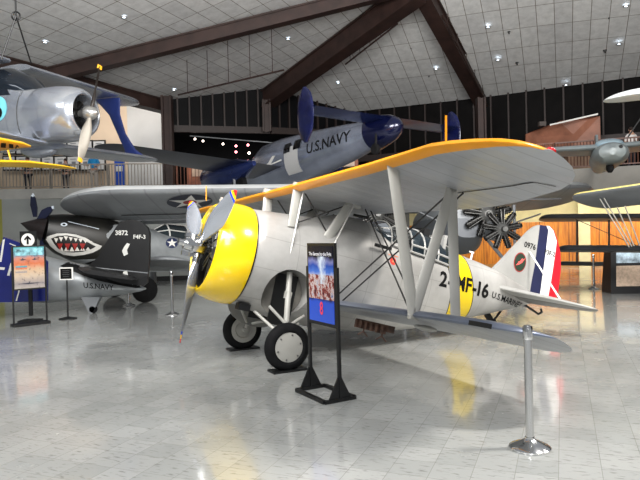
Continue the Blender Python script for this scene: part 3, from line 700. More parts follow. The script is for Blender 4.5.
# markings
def loccast(px,py,tree=fus_tree):
    h=tree.ray_cast(EYEP,ray(px,py).normalized())[0]; w=h-O0; return (w.dot(AX),w.dot(UX))
MARKS=[]
for t_,px,py,w in (('2',443.5,280,1),('-',450.5,281.5,1),('M',461,284,.82),('F',468.5,286,.95),('-',474.5,288,1),('1',479,289.5,1.1),('6',485.2,291.5,1.1)): MARKS.append((t_,)+loccast(px,py)+(w,))
def side_text(txt,x,z,size,parent,tree,mt=M_INK,bold=.006,sx=1,slope=0):
    e1=(AX+UX*slope).normalized(); decal('marking',text2d(txt,size,bold=bold,sx=sx),mt,parent,tree,fw3(x,1.5,z),e1,UX,-PX,.006)
for t_,x,z,w in MARKS: side_text(t_,x,z,.34,fus,fus_tree,bold=.010,sx=w)
ux,uz=loccast(507,300.5); side_text('U.S.MARINES',ux+.02,uz,.155,fus,fus_tree,bold=.002,sx=1.12,slope=-.05)
side_text('0976',6.18,1.43,.15,fin,fin_tree,bold=.003)
side_text('F3F-2',6.71,1.41,.125,rudo,rud_tree,bold=.003)
def disc_decal(name,r,x,z,parent,tree,mt,sx=1,off=.006,poly=None):
    g=tri2d(poly or disc2d(r,32,0,0,sx),.06); return decal(name,g,mt,parent,tree,fw3(x,1.5,z),AX,UX,-PX,off)
disc_decal('emblem_rim',.185,6.00,1.08,fin,fin_tree,mat('emblem_red',(150,40,38),.5,0,0),.82)
disc_decal('emblem_field',.165,6.00,1.08,fin,fin_tree,mat('emblem_green',(36,52,38),.5,0,.1),.82,.009)
disc_decal('emblem_bird',.1,6.00,1.08,fin,fin_tree,mat('emblem_pink',(226,92,86),.5,0,0),1,.012,poly=[(-.10,-.08),(-.02,-.05),(.05,.0),(.11,.10),(.06,.07),(.03,.08),(-.01,.02),(-.05,.0),(-.06,-.03)])
bx,bz=loccast(393,261)
disc_decal('maker_badge',.062,bx,bz,fus,fus_tree,mat('badge_red',(224,60,48),.5,0,0))
disc_decal('maker_badge',.03,bx,bz,fus,fus_tree,mat('badge_orange',(236,130,90),.5,0,0),1,.009,poly=[(-.03,-.02),(.03,-.02),(.0,.035)])
disc_decal('maker_badge',.1,bx,bz+.08,fus,fus_tree,bpy.data.materials['badge_orange'],1,.009,poly=[(-.10,.0),(.10,.0),(.10,.012),(-.10,.012)])
# wheel chocks / mats
for s in (1,-1):
    w=fw3(XW,TR*s,ZW); mb=MB(); mb.box((w.x,w.y,.012),(.50,.24,.024),rot=Mx.Rotation(YAW,3,'Z')); o=build('floor_mat',mb,M_BLACK,smooth=0)
    tag(o,'thin black mat under the %s wheel of the yellow-cowled biplane'%('nearer, white-disc main' if s>0 else 'farther main'),'mat','mats under the biplane wheels')
# ---------------------------------------------------------------- SIGNS, STANCHIONS, KIOSK
def stanchion(p,label,h=1.0,grp='chrome barrier posts'):
    t=thing('stanchion',label,'stanchion',(p.x,p.y,0),0,grp)
    mb=MB(); mb.lathe((0,0,0),(0,0,1),[(0,0),(0,.165),(.018,.17),(.03,.155),(.055,.10),(.075,.055),(.09,.04),(.10,.04),(.10,0)],n=40); build('base',mb,M_STEEL,t,local=True)
    mb=MB(); mb.lathe((0,0,0),(0,0,1),[(.095,0),(.095,.033),(h-.10,.033),(h-.10,0)],n=28); build('pole',mb,M_STEEL,t,local=True)
    mb=MB(); mb.lathe((0,0,0),(0,0,1),[(h-.12,.036),(h-.11,.041),(h-.02,.041),(h-.005,.036),(h,.02),(h,0)],n=28); mb.box((0,-.043,h-.06),(.03,.012,.07)); build('belt_head',mb,M_STEEL,t,local=True); return t
s1=stanchion(onfloor(530,448.5),'chrome barrier post in the right foreground standing nearest the camera',1.04)
s2=dup(s1,onfloor(172.5,315),'chrome barrier post just left of the propeller in front of the grey fighter')
s3=dup(s1,onfloor(594,289),'chrome barrier post beside the black information kiosk')
s4=dup(s1,onfloor(129,306),'chrome barrier post behind the black tail of the left-hand aircraft')
def picture_mat(name,kind):
    m,nt,b=nt_new(name); uv=uvco(nt); s=sep(nt,uv); x,y=s[0],s[1]
    def add(a,k): return mth(nt,'ADD',a,k)
    if kind=='ship':
        base=ramp(nt,add(y,mth(nt,'MULTIPLY',mth(nt,'SUBTRACT',noise(nt,uv,4,4),.5),.12)),[(0,lin((52,92,214))),(.26,lin((44,84,206))),(.31,lin((38,34,60))),(.36,lin((120,96,104))),(.5,lin((160,120,110))),(.57,lin((206,206,214))),(.66,lin((70,116,206))),(.74,lin((40,76,170))),(.80,lin((120,124,176))),(.86,lin((10,10,30)))])
        n=noise(nt,uv,9,6,.7); c=mix(nt,mth(nt,'MULTIPLY',mth(nt,'GREATER_THAN',y,.3),mth(nt,'LESS_THAN',y,.62)),base,ramp(nt,n,[(.35,lin((26,26,44))),(.47,lin((150,62,50))),(.55,lin((214,200,196))),(.68,lin((70,90,150)))]))
        pl=mth(nt,'SUBTRACT',1.0,mth(nt,'MULTIPLY',mth(nt,'ABSOLUTE',mth(nt,'SUBTRACT',add(x,mth(nt,'MULTIPLY',mth(nt,'SUBTRACT',noise(nt,uv,6,4),.5),.5)),.55)),6.0))
        pl=mth(nt,'MULTIPLY',pl,mth(nt,'MULTIPLY',mth(nt,'GREATER_THAN',y,.5),mth(nt,'LESS_THAN',y,.86))); cl=nt.nodes.new('ShaderNodeClamp'); nt.links.new(pl,cl.inputs[0])
        c=mix(nt,cl.outputs[0],c,lin((220,232,244)))
    else:
        base=ramp(nt,add(y,mth(nt,'MULTIPLY',mth(nt,'SUBTRACT',noise(nt,uv,5,4),.5),.2)),[(0,lin((196,186,178))),(.12,lin((170,160,160))),(.3,lin((226,204,180))),(.45,lin((232,196,160))),(.6,lin((230,130,90))),(.72,lin((222,150,130))),(.82,lin((120,160,180))),(.95,lin((110,190,196)))])
        c=mix(nt,mth(nt,'MULTIPLY',ramp(nt,noise(nt,uv,7,5,.7),[(.56,(0,0,0,1)),(.62,(1,1,1,1))]),.5),base,lin((60,60,70)))
    if kind!='ship': c=mix(nt,1.0,c,(.66,.66,.66,1),'MULTIPLY')
    nt.links.new(c,b.inputs['Base Color']); b.inputs['Roughness'].default_value=.25
    return m
def panel(name,a,b,z0,z1,th,mt,parent,n=None,label=None):
    """upright panel between plan points a and b, with 0-1 UVs on both broad faces"""
    a=V((a.x,a.y,0));b=V((b.x,b.y,0)); d=(b-a).normalized(); nn=V((-d.y,d.x,0))*th/2; mb=MB()
    q=[a,b]; vs=[]
    for s in (-1,1):
        for p,z in ((a,z0),(b,z0),(b,z1),(a,z1)): vs.append(p+nn*s+V((0,0,z)))
    mb.add(vs,[(0,1,2,3),(7,6,5,4),(0,4,5,1),(1,5,6,2),(2,6,7,3),(3,7,4,0)])
    o=build(name,mb,mt,parent,smooth=0,recalc=False,label=label); u=o.data.uv_layers.new(name='UVMap'); UVS=[(0,0),(1,0),(1,1),(0,1)]*2
    for l in o.data.loops: u.data[l.index].uv=UVS[l.vertex_index]
    return o
def flat_text(name,txt,size,c,d,up,n,mt,parent,bold=0,sx=1):
    g=text2d(txt,size,bold=bold,sx=sx,step=0); mb=MB(); mb.add([V(c)+V(d)*u+V(up)*v+V(n)*.004 for u,v in g[0]],g[1]); return build(name,mb,mt,parent,smooth=0,recalc=False)
# the tall poster stand in front of the biplane
PL=onfloor(311,389);PR=onfloor(340,401.5); d=(PR-PL).normalized(); n=V((d.y,-d.x,0)); Wd=(PR-PL).length
t=thing('poster_stand','tall black floor stand with a blue poster in front of the biplane fuselage','sign',((PL+PR)/2),0)
ZT=1.74
for p,nm in((PL,'left'),(PR,'right')):
    mb=MB(); mb.beam(p+V((0,0,.02)),p+V((0,0,1.47)),.045,.03,up=n); build('upright',mb,M_BLACK,t,smooth=0)
    mb=MB(); mb.prism([p+n*.14-d*.012+V((0,0,.03)),p-n*.14-d*.012+V((0,0,.03)),p-n*.02-d*.012+V((0,0,.27)),p+n*.02-d*.012+V((0,0,.27))],d*.024); build('gusset',mb,M_BLACK,t,smooth=0)
    mb=MB(); mb.beam(p+n*.20+V((0,0,.018)),p-n*.20+V((0,0,.018)),.05,.036); build('foot',mb,M_BLACK,t,smooth=0)
for s in (-.19,.19):
    mb=MB(); mb.beam(PL+n*s+V((0,0,.018)),PR+n*s+V((0,0,.018)),.05,.036); build('foot_bar',mb,M_BLACK,t,smooth=0)
fr=panel('poster_frame',PL+d*.015,PR-d*.015,.80,ZT,.03,M_BLACK,t)
po=panel('poster',PL+d*.045+n*.017,PR-d*.045+n*.017,.84,ZT-.03,.004,picture_mat('blue_poster','ship'),t,label='blue poster with a burning ship and white caption')
up=V((0,0,1)); mid=(PL+PR)/2
M_PTXT=mat('poster_white',(235,235,240),.5,0,0)
flat_text('caption','The Second to the Fight',.056,mid+n*.019+V((0,0,ZT-.125)),d,up,n,M_PTXT,po,bold=.001,sx=.92)
M_PRED=mat('poster_red',(240,70,100),.5,0,0)
flat_text('caption_number','8',.20,mid+n*.020+d*.01+V((0,0,.99)),d,up,n,M_PRED,po,bold=.006,sx=.72)
# poster stand at the left
A=onfloor(14,327);B=onfloor(47,323); d=(B-A).normalized(); n=V((d.y,-d.x,0))
t=thing('poster_stand','open black frame stand with a sunset-coloured poster at the left edge','sign',(A+B)/2,0)
for p in (A,B): mb=MB(); mb.beam(p,p+V((0,0,1.73)),.03,.03,up=n); build('upright',mb,M_BLACK,t,smooth=0)
mb=MB(); mb.beam(A-d*.03+V((0,0,.03)),B+d*.03+V((0,0,.03)),.28,.06); build('base',mb,M_BLACK,t,smooth=0)
panel('poster_frame',A,B,.78,1.74,.03,M_BLACK,t); po=panel('poster',A+d*.03+n*.017,B-d*.03+n*.017,.81,1.71,.004,picture_mat('sunset_poster','sunset'),t,label='poster with orange sky and aircraft photographs')
def subpic(u0,u1,v0,v1,mt,nm='photo'):
    a=A+d*.03+n*.021; w=(B-A).length-.06; return panel(nm,a+d*w*u0,a+d*w*u1,.81+.9*v0,.81+.9*v1,.003,mt,po)
subpic(.05,.42,.38,.55,picture_mat('photo_small','sunset2')); subpic(.05,.95,.80,.97,mat('poster_teal',(120,170,180),.4,0,.5,9))
for q,(uu,vv,ww) in enumerate([(.5,.12,.8),(.3,.70,.25),(.7,.70,.25)]):
    a=A+d*.03+n*.022; w=(B-A).length-.06; c=a+d*w*uu+V((0,0,.81+.9*vv)); mb=MB(); mb.prism([c-d*ww*w/2,c-d*.05*w-up*.02,c+d*ww*w/2,c+up*.012,c+up*.045,c+up*.012-d*.03],n*.002); build('aircraft_silhouette',mb,mat('poster_ink',(50,50,60),.5,0,0),po,smooth=0)
# round arrow sign on its post behind it
c=at(28,240,13.72); t=thing('arrow_sign','round white sign with a black upward arrow on a dark post above the sunset poster','sign',(c.x,c.y,0))
mb=MB(); mb.box((c.x,c.y+.04,1.0),(.08,.05,1.75)); mb.box((c.x,c.y,.02),(.4,.4,.04)); build('post',mb,M_BLACK,t)
mb=MB(); mb.box((c.x,c.y+.02,c.z),(.38,.03,.40)); build('backing',mb,M_BLACK,t,smooth=0)
mb=MB(); mb.cyl(c,c-V((0,.012,0)),.15,n=32); dsk=build('disc',mb,M_WHITE,t)
mb=MB(); f=c-V((0,.016,0)); P2=lambda x,z: f+V((x,0,z)); mb.prism([P2(-.022,-.10),P2(.022,-.10),P2(.022,.03),P2(.06,-.01),P2(.085,.02),P2(0,.105),P2(-.085,.02),P2(-.06,-.01),P2(-.022,.03)],V((0,-.004,0))); build('arrow',mb,M_INK,dsk,smooth=0)
# small pedestal label
c=onfloor(68,319); t=thing('pedestal_sign','small square black sign on a thin pedestal in front of the grey tail','sign',(c.x,c.y,0))
mb=MB(); mb.lathe((0,0,0),(0,0,1),[(0,0),(0,.2),(.02,.2),(.05,.06),(.06,.02),(.95,.018),(.95,0)],n=24); build('pedestal',mb,M_BLACK,t,local=True)
mb=MB(); mb.box((0,-.02,1.06),(.31,.03,.29)); build('sign_frame',mb,M_WHITE,t,local=True,smooth=0)
mb=MB(); mb.box((0,-.038,1.06),(.26,.01,.24)); build('sign_face',mb,M_INK,t,local=True,smooth=0)
mb=MB(); 
for k in range(4): mb.box((0,-.045,1.13-k*.045),(.16-.02*(k%2),.003,.008))
build('sign_lines',mb,mat('dim_line',(90,90,90),.5,0,0),t,local=True,smooth=0)
# black kiosk at the right edge
A=onfloor(611,294);B=A+V((1.05,-.10,0)); d=(B-A).normalized(); n=V((d.y,-d.x,0))
t=thing('information_kiosk','black sloping information kiosk with two display panels at the right edge','kiosk',A)
mb=MB(); mb.prism([A,A-n*.7,A-n*.6+d*.06+V((0,0,1.27)),A-n*.12+d*.06+V((0,0,1.27))],d*1.05); build('cabinet',mb,M_BLACK,t,smooth=0)
sl=(V((0,0,1.27))-n*.12); sn=(V((0,0,.12))+n*1.27).normalized()
def kp(u0,u1,v0,v1,mt,nm):
    mb=MB(); q=[A+d*u+sl*v+d*.06*v+sn*.004 for u,v in((u0,v0),(u1,v0),(u1,v1),(u0,v1))]; mb.prism(q,sn*.012); return build(nm,mb,mt,t,smooth=0)
kp(.14,.86,.66,.93,mat('kiosk_photo',(170,188,200),.3,0,.5,5),'upper_panel'); kp(.14,.86,.16,.60,mat('kiosk_text',(196,172,150),.4,0,.15,14),'lower_panel')
# ---------------------------------------------------------------- BACKGROUND AIRCRAFT
def two_tone(name,c1,c2,axis,thr,rough=.45,metal=.1,scale=1.5,slope=0):
    m,nt,b=nt_new(name); o=objco(nt); s=sep(nt,o); 
    h=mth(nt,'ADD',mth(nt,'ADD',s[axis],mth(nt,'MULTIPLY',s[0],slope)),mth(nt,'MULTIPLY',mth(nt,'SUBTRACT',noise(nt,o,2,3),.5),.18))
    n=noise(nt,o,scale,5); a=mix(nt,n,lin(c1),lin(tuple(x*.8 for x in c1))); c=mix(nt,n,lin(c2),lin(tuple(x*.8 for x in c2)))
    nt.links.new(mix(nt,mth(nt,'GREATER_THAN',h,thr),a,c),b.inputs['Base Color']); b.inputs['Roughness'].default_value=rough; b.inputs['Metallic'].default_value=metal; return m
def wpts(L0,T0,L1,T1,t=.12,n=8,tip=.18,both=False):
    """stations between two chords with a rounded tip at the second (and first when both)"""
    L0,T0,L1,T1=map(V,(L0,T0,L1,T1)); st=[]
    qs=[k/n*(1-tip) for k in range(n+1)]+[(1-tip)+tip*math.sin(PI/2*k/7) for k in range(1,8)]
    if both: qs=[tip-tip*math.sin(PI/2*k/7) for k in range(7,0,-1)]+[tip+(1-2*tip)*k/n for k in range(n+1)]+[(1-tip)+tip*math.sin(PI/2*k/7) for k in range(1,8)]
    for q in qs:
        a=L0.lerp(L1,q);b=T0.lerp(T1,q); m=a.lerp(b,.45); e=1
        if q>1-tip: e=math.sqrt(max(0,1-((q-1+tip)/tip)**2))
        if both and q<tip: e=math.sqrt(max(0,1-((tip-q)/tip)**2))
        e=max(e,.04); st.append((m+(a-m)*e,m+(b-m)*e,t))
    return st
def roundel(parent,tree,c,d,e1,e2,r,off=.012,red=True):
    decal('roundel',tri2d(disc2d(r),.3),mat('roundel_blue',(28,32,52),.5,0,0),parent,tree,c,e1,e2,d,off)
    decal('roundel_star',tri2d(star2d(r*.98),.3),M_WHITE,parent,tree,c,e1,e2,d,off*1.6)
    if red: decal('roundel_centre',tri2d(disc2d(r*.30),.3),mat('roundel_red',(150,34,44),.5,0,0),parent,tree,c,e1,e2,d,off*2.2)
# --- grey high-wing three-engined transport behind the biplane
Lt=at(53,190,14.9);Rt=at(612,184,19.5); sp=(Rt-Lt).normalized(); back=V((-sp.y,sp.x,0)); drop=back*2.75+V((0,0,-.72))
g=thing('trimotor_transport','large grey three-engined transport whose long wing with star markings stretches behind the biplane','aircraft',((Lt+Rt)/2+back*2).xy.to_3d(),0)
M_GW=fab_mat('grey_wing_skin',(150,153,156),0,1.2)
mb=MB(); wing(mb,[(a,b,t) for a,b,t in wpts(Lt,Lt+drop,Rt,Rt+drop,.12,10,.09,True)],top=1,bot=0,lek=0); w_=build('wing',mb,[M_GW,mat('pale_wing_top',(196,198,198),.4,.1,.05)],g); wt=bvh(w_)
cc=at(190,206,16.6); roundel(w_,wt,cc,V((0,0,1)),sp,-back,.62)
mb=MB(); a=Lt.lerp(Rt,.09)+drop*.74-V((0,0,.02)); b=Lt.lerp(Rt,.38)+drop*.74-V((0,0,.02)); mb.beam(a-V((0,0,.04)),b-V((0,0,.04)),.03,.02); build('aileron_gap',mb,M_INK,w_,smooth=0)
mb=MB(); a=Lt.lerp(Rt,.085)+drop*1.0; b=Lt.lerp(Rt,.36)+drop*1.0; mb.prism([a+V((0,0,.02)),b+V((0,0,.02)),b+drop*.13+V((0,0,.01)),a+drop*.13+V((0,0,.01))],V((0,0,-.04))); build('aileron',mb,M_GREYP,g,smooth=0)
hc=at(468,222,17.4); fd=(back+V((.25,0,0))).normalized(); he=hc+fd*8.5+V((0,0,-.8))
mb=MB(); body(mb,hc-fd*.1,he,[(0,.42,.45,-.45),(.08,.62,.62,-.66),(.18,.85,.95,-.85),(.5,.85,.95,-.8),(1,.2,.4,-.1)],power=3.2,n=32); build('fuselage',mb,two_tone('grey_hull',(108,112,118),(150,154,158),2,2.2,.45,.2),g)
for px,py,Y,r,mz in ((377,214,15.6,.58,1),(487,214,17.2,.70,1),(502,229,16.6,.56,1)):
    c=at(px,py,Y); mb=MB(); radial(mb,c,fd,r,9,0,1,4); e=build('engine',mb,[M_ENG,M_ENGC],g)
    mb=MB(); body(mb,c+fd*.15,c+fd*1.7,[(0,.26,.26,-.26),(.3,.34,.34,-.34),(.7,.26,.28,-.26),(1,.05,.05,-.05)],n=20); build('nacelle',mb,M_GREYP,g)
    ph_=MB(); ph_.cyl(c-fd*.30,c-fd*.16,.07,.09,n=14); build('propeller_hub',ph_,M_ENGC,g)
for a,b in ((at(458,196,18.6),at(500,238,17.6)),(at(480,200,19),at(560,199,19.6)),(at(488,232,18),at(540,214,19.8)),(at(395,200,17.6),at(440,222,18))):
    mb=MB(); mb.strut(a,b,.09,.05,(0,1,0)); build('wing_strut',mb,M_GREYP,g)
mb=MB()
c=at(440,250,17.4)
for s in (-1,1):
    q=hc+sp*s*1.9+fd*.9; q=V((q.x,q.y,.45)); mb=MB(); mb.lathe(q-sp*.14,sp,[(0,.1),(0,.34),(.05,.45),(.23,.45),(.28,.34),(.28,.1)],n=28,cap=True); build('wheel',mb,M_TYRE,g)
    mb=MB(); mb.cyl(q,hc+sp*s*.8+fd*.9+V((0,0,-.4)),.06,n=8); mb.cyl(q,V((q.x,q.y,2.6)),.05,n=8); build('gear_strut',mb,M_GREYP,g)
# --- shark-mouth fighter
n0=at(44,229,16.6); ntip=at(19.5,223,16.35); tl=at(238,262,20.5); axd=(tl-n0).normalized()
g=thing('shark_mouth_fighter','black-nosed fighter with a painted red and white shark mouth and pointed spinner at the left','aircraft',V(((n0.x+tl.x)/2,(n0.y+tl.y)/2,0)),0)
mb=MB(); body(mb,n0,tl,[(0,.38,.40,-.38),(.06,.46,.50,-.62),(.14,.52,.58,-.78),(.26,.56,.60,-.84),(.42,.56,.58,-.80),(.6,.50,.52,-.66),(.8,.32,.38,-.36),(.97,.12,.20,-.08),(1,.04,.1,0)],n=36,power=2.3)
pf=build('fuselage',mb,two_tone('sharknose_paint',(140,144,146),(30,30,28),0,9,.4,.1),g); 
def p40mat():
    m,nt,b=nt_new('fighter_paint'); o=objco(nt); s=sep(nt,o); nz=mth(nt,'MULTIPLY',mth(nt,'SUBTRACT',noise(nt,o,1.3,3),.5),.8)
    dark=ramp(nt,noise(nt,o,1.1,3),[(.45,lin((16,16,15))),(.55,lin((30,29,25)))])
    grey=ramp(nt,noise(nt,o,2,4),[(.3,lin((120,124,126))),(.7,lin((150,154,156)))])
    f=mth(nt,'LESS_THAN',mth(nt,'ADD',s[0],nz),-.75)
    low=mth(nt,'GREATER_THAN',s[2],1.28); c=mix(nt,mth(nt,'MULTIPLY',f,low),grey,dark); nt.links.new(c,b.inputs['Base Color']); b.inputs['Roughness'].default_value=.4; return m
pf.data.materials[0]=p40mat(); pt_=bvh(pf)
mb=MB(); L=(ntip-n0).length; mb.lathe(n0+axd*.02,(ntip-n0),[(0,.36),(L*.3,.27),(L*.6,.16),(L*.85,.06),(L,0.0)],n=28,cap=True); spn=build('spinner',mb,mat('spinner_black',(34,28,28),.35,.1,.2),g)
def px_blade(parent,pts,mt,th=.05,nm='blade'):
    q=[V(p) for p in pts]; n_=nrm(q[0],q[1],q[3]); mb=MB(); mb.prism([p-n_*th/2 for p in q],n_*th); return build(nm,mb,mt,parent,smooth=20)
M_BB=mat('blade_blue_black',(22,26,50),.3,.1,.25,2); M_TIPW=mat('blade_tip_pale',(200,210,220),.5,0,0)
px_blade(spn,[at(x,y,16.6) for x,y in [(33.5,217),(30.5,205),(31,197),(33,194.5),(35.5,198),(37.3,208),(37,217)]],M_BB)
px_blade(spn,[at(x,y,16.5) for x,y in [(37,219),(42,210),(48,207),(52,206.5),(53.5,208.5),(51,213),(46,218),(42,222)]],M_BB)
px_blade(spn,[at(x,y,16.5) for x,y in [(40,236),(43,238),(46,252),(46,262),(43,262),(40,250)]],M_BB)
px_blade(spn,[at(x,y,16.55) for x,y in [(31.3,196),(33,193.3),(34.7,196),(33,197)]],M_TIPW,nm='blade_tip'); px_blade(spn,[at(x,y,16.45) for x,y in [(51.5,206.3),(53.3,205.8),(54,209),(52.5,209)]],M_TIPW,nm='blade_tip')
def smooth_poly(p): return p
mouth=[(45,238),(50,235.5),(57,233.5),(66,233.3),(76,234.6),(86,238),(94,243),(102,246),(100,249),(93,252.5),(84,255),(74,256),(64,255),(56,251),(50,246)]
inner=[(51,238.5),(58,235.8),(67,235.3),(76,237),(84,240.3),(91,244),(96,246.5),(91,249.3),(83,251.6),(74,252.6),(65,252),(58,248.6),(54,243.5)]
decal_px('mouth_lips',[mouth],mat('lip_white',(214,212,206),.5,0,.1),pf,pt_,.012)
decal_px('mouth_inside',[inner],mat('mouth_black',(24,20,20),.5,0,0),pf,pt_,.022)
tt=[]; 
for k in range(8): x=56+k*4.9; y=236+abs(k-2)*.95; tt.append([(x-2.1,y),(x+2.1,y+.6),(x+.2,y+5.2-.3*k)])
for k in range(6): x=61+k*5.4; y=251.6-abs(k-1.5)*.35; tt.append([(x-2.6,y),(x+2.6,y),(x,y-5.5+.4*k)])
decal_px('teeth',tt,mat('tooth_white',(226,222,214),.5,0,0),pf,pt_,.034)
decal_px('tongue',[[(60+k*7.5-3,243.5),(60+k*7.5+3,243.5),(60+k*7.5,250.5)] for k in range(4)],mat('tongue_red',(156,40,36),.5,0,0),pf,pt_,.046)
decal_px('eye',[disc2d(1,16,64,224.5,3.4,1.8)],M_TIPW,pf,pt_,.02); decal_px('eye_pupil',[disc2d(1,12,64,224.5,1.6,.9)],M_INK,pf,pt_,.032)
decal_px('panel_line',[[(68,221.2),(99,228.6),(99,229.2),(68,221.8)]],M_TIPW,pf,pt_,.02)
decal_px('chin_stripe',[[(48,250),(56,257),(68,262.5),(84,264),(98,259),(104,253),(104,259),(96,265),(80,269.5),(66,267),(52,258)]],M_INK,pf,pt_,.018)
mb=MB(); cx=n0.lerp(tl,.50); mb2=[]
def canopy_arches(p,d,L,w,h,z0): 
    side=d.cross(V((0,0,1))).normalized(); return [[p+d*L*q+side*w*wf*math.cos(PI*k/12)+V((0,0,z0+h*hf*math.sin(PI*k/12))) for k in range(13)] for q,wf,hf in ((0,.8,.15),(.25,1,.85),(.6,1,1),(1,.7,.35))]
ca=canopy_arches(n0.lerp(tl,.50)+V((0,0,.42)),axd,1.9,.36,.46,.0); mb.loft(ca,cap=False,closed=False); cg=build('canopy',mb,mat('dark_canopy',(50,58,62),.1,0,0),g)
for a in ca: mb=MB(); mb.path(a,.025,6); build('canopy_frame',mb,M_WHITE,cg)
mb=MB(); mb.path([a[6] for a in ca],.02,6); mb.path([a[2] for a in ca],.02,6); mb.path([a[10] for a in ca],.02,6); build('canopy_frame',mb,M_WHITE,cg)
cc=at(172,243,18); decal_px('roundel',[disc2d(1,24,172,243,6.2,5.2)],mat('roundel_blue2',(40,50,84),.5,0,0),pf,pt_,.015); decal_px('roundel_star',[[(172+x*5.6,243-y*4.7) for x,y in star2d(1)]],M_WHITE,pf,pt_,.03)
side=axd.cross(V((0,0,1))).normalized()
for s in (1,-1):
    a=n0.lerp(tl,.36)+V((0,0,-.62)); b=n0.lerp(tl,.66)+V((0,0,-.55)); tipv=side*s*(4.6 if s<0 else 1.6)+V((0,0,.25)); mb=MB(); wing(mb,wpts(a,b,a+tipv+axd*.5,b+tipv-axd*.2,.13,6,.2)); build('wing',mb,M_GREYP,g)
q=n0.lerp(tl,.97); mb=MB(); mb.prism([q+V((0,0,0)),q-axd*1.2+V((0,0,.2)),q-axd*.3+V((0,0,1.2)),q+axd*.2+V((0,0,1.25)),q+axd*.5+V((0,0,.5))],side*.08); build('fin',mb,M_GREYP,g,smooth=0)
for s in (1,-1):
    q=n0.lerp(tl,.38)+side*s*1.2; q=V((q.x,q.y,.36)); mb=MB(); mb.lathe(q-side*.1,side,[(0,.1),(0,.28),(.04,.36),(.16,.36),(.2,.28),(.2,.1)],n=24,cap=True); build('wheel',mb,M_TYRE,g); mb=MB(); mb.cyl(q,V((q.x,q.y,1.1)),.05,n=8); build('gear_leg',mb,M_GREYP,g)
# --- grey aircraft with the black tail in front of it
h0=at(-40,268,15.0); h1=at(146,288.5,15.3); g=thing('black_tailed_aircraft','pale grey aircraft with a tall black fin and dark lettering behind the pedestal sign','aircraft',V((h1.x-2,h1.y,0)),0)
mb=MB(); body(mb,h0,h1,[(0,.62,.72,-.70),(.3,.58,.62,-.70),(.5,.50,.50,-.62),(.7,.36,.38,-.42),(.88,.18,.16,-.22),(.97,.08,.06,-.09),(1,.02,.02,-.02)],n=36)
bf=build('fuselage',mb,mat('tail_grey',(152,156,158),.35,.2,.12,1.2),g); bt=bvh(bf)
def bp(x,y,Y=15.0): return at(x,y,Y)
mb=MB(); mb.prism([bp(x,y) for x,y in [(88,266),(98,257),(104,246),(110,236),(116,227),(120,222),(130,219.5),(140,221),(147,227),(149.5,234),(149,262),(147,283),(143,286),(120,283),(100,277)]],V((0,.14,0))); bfin=build('fin',mb,mat('fin_black',(14,14,15),.4,0,.3,3),g,smooth=0)
decal_px('black_saddle',[[(60,266),(68,262),(80,263),(90,262),(104,262),(110,266),(120,270),(140,279),(146,287),(136,288),(118,285),(100,281),(84,276),(68,269)]],mat('fin_black',(14,14,15)),bf,bt,.012)
ff=bvh(bfin); M_PAL=mat('pale_mark',(205,205,200),.6,0,0)
dx=V((1,0,0)); decal('marking',text2d('3872',.16,bold=.004),M_PAL,bfin,ff,bp(121.5,233),dx+V((0,0,-.03)),V((0,0,1)),V((0,1,0))); decal('marking',text2d('F4F-3',.14,bold=.003),M_PAL,bfin,ff,bp(139.5,237),dx+V((0,0,-.03)),V((0,0,1)),V((0,1,0)))
decal_px('scratch',[[(124,247),(127,243),(130,244),(127,250),(128,254),(124,256),(122,251)],[(123,272),(127,270),(128,275),(124,277)]],M_PAL,bfin,ff,.012)
mb=MB(); wing(mb,[(bp(78,268,14.6),bp(138,279,15),.10),(bp(84,272,13.6),bp(132,280,13.7),.10)]); build('tailplane',mb,mat('fin_black',(14,14,15)),g)
mb=MB(); q=bp(134,284,15); mb.beam(bp(80,266,14.5),bp(148,273,14.6),.02,.02); build('tailplane_edge',mb,M_GREYP,g)
e1=(h1-h0).normalized(); decal('marking',text2d('U.S.NAVY',.19,bold=.003,sx=.85),M_INK,bf,bt,bp(95,287.5,14.7),e1,V((0,0,1)),V((0,1,0)))
mb=MB(); mb.prism([bp(x,y,14.9) for x,y in [(81,297),(100,297),(96,306),(92,314),(89,313),(85,305)]],V((0,.16,0))); build('tail_leg',mb,M_GREYP,g,smooth=0)
mb=MB(); q=bp(93,311,14.95); mb.lathe(V((q.x,q.y-.05,.10)),(0,1,0),[(0,.03),(0,.08),(.02,.1),(.09,.1),(.11,.08),(.11,.03)],n=20,cap=True); build('tail_wheel',mb,M_TYRE,g)
# --- deep blue tail surface with a white letter at the left edge
g=thing('blue_aircraft_tail','deep blue tail fin with white letter F behind the sunset poster','aircraft',V((at(10,300,14.4).x,14.4,0)),0)
M_BLUE=mat('gloss_blue',(20,30,104),.3,.05,.12,1.5,coat=.4); 
mb=MB(); mb.prism([at(x,y,14.0) for x,y in [(3.5,237),(18,242),(34,250),(46,262),(46,301),(20,302),(-30,303),(-30,262),(-6,262)]],V((0,.12,0))); o=build('fin',mb,M_BLUE,g,smooth=0); ft=bvh(o)
decal_px('marking',[[(7,275.5),(10.5,263),(19,263.5),(18.4,266),(12.2,265.7),(11.3,268.6),(17,269),(16.4,271.4),(10.7,271),(9.6,275.7)],[(0,267),(5,267.5),(4.3,270),(-1,269.6)]],M_PAL,o,ft,.012)
decal_px('edge_stripe',[[(3,238),(5,238.5),(1.5,262),(-.5,262)],[(9.5,243),(16,245.5),(16,246.6),(9.5,244)],[(18.5,290),(20,290),(17,301),(15.5,301)]],M_PAL,o,ft,.012)
mb=MB(); q=at(-30,301,14.0); mb.box((q.x+.2,14.06,.25),(.5,.3,.5)); build('tail_leg',mb,M_GREYP,g)
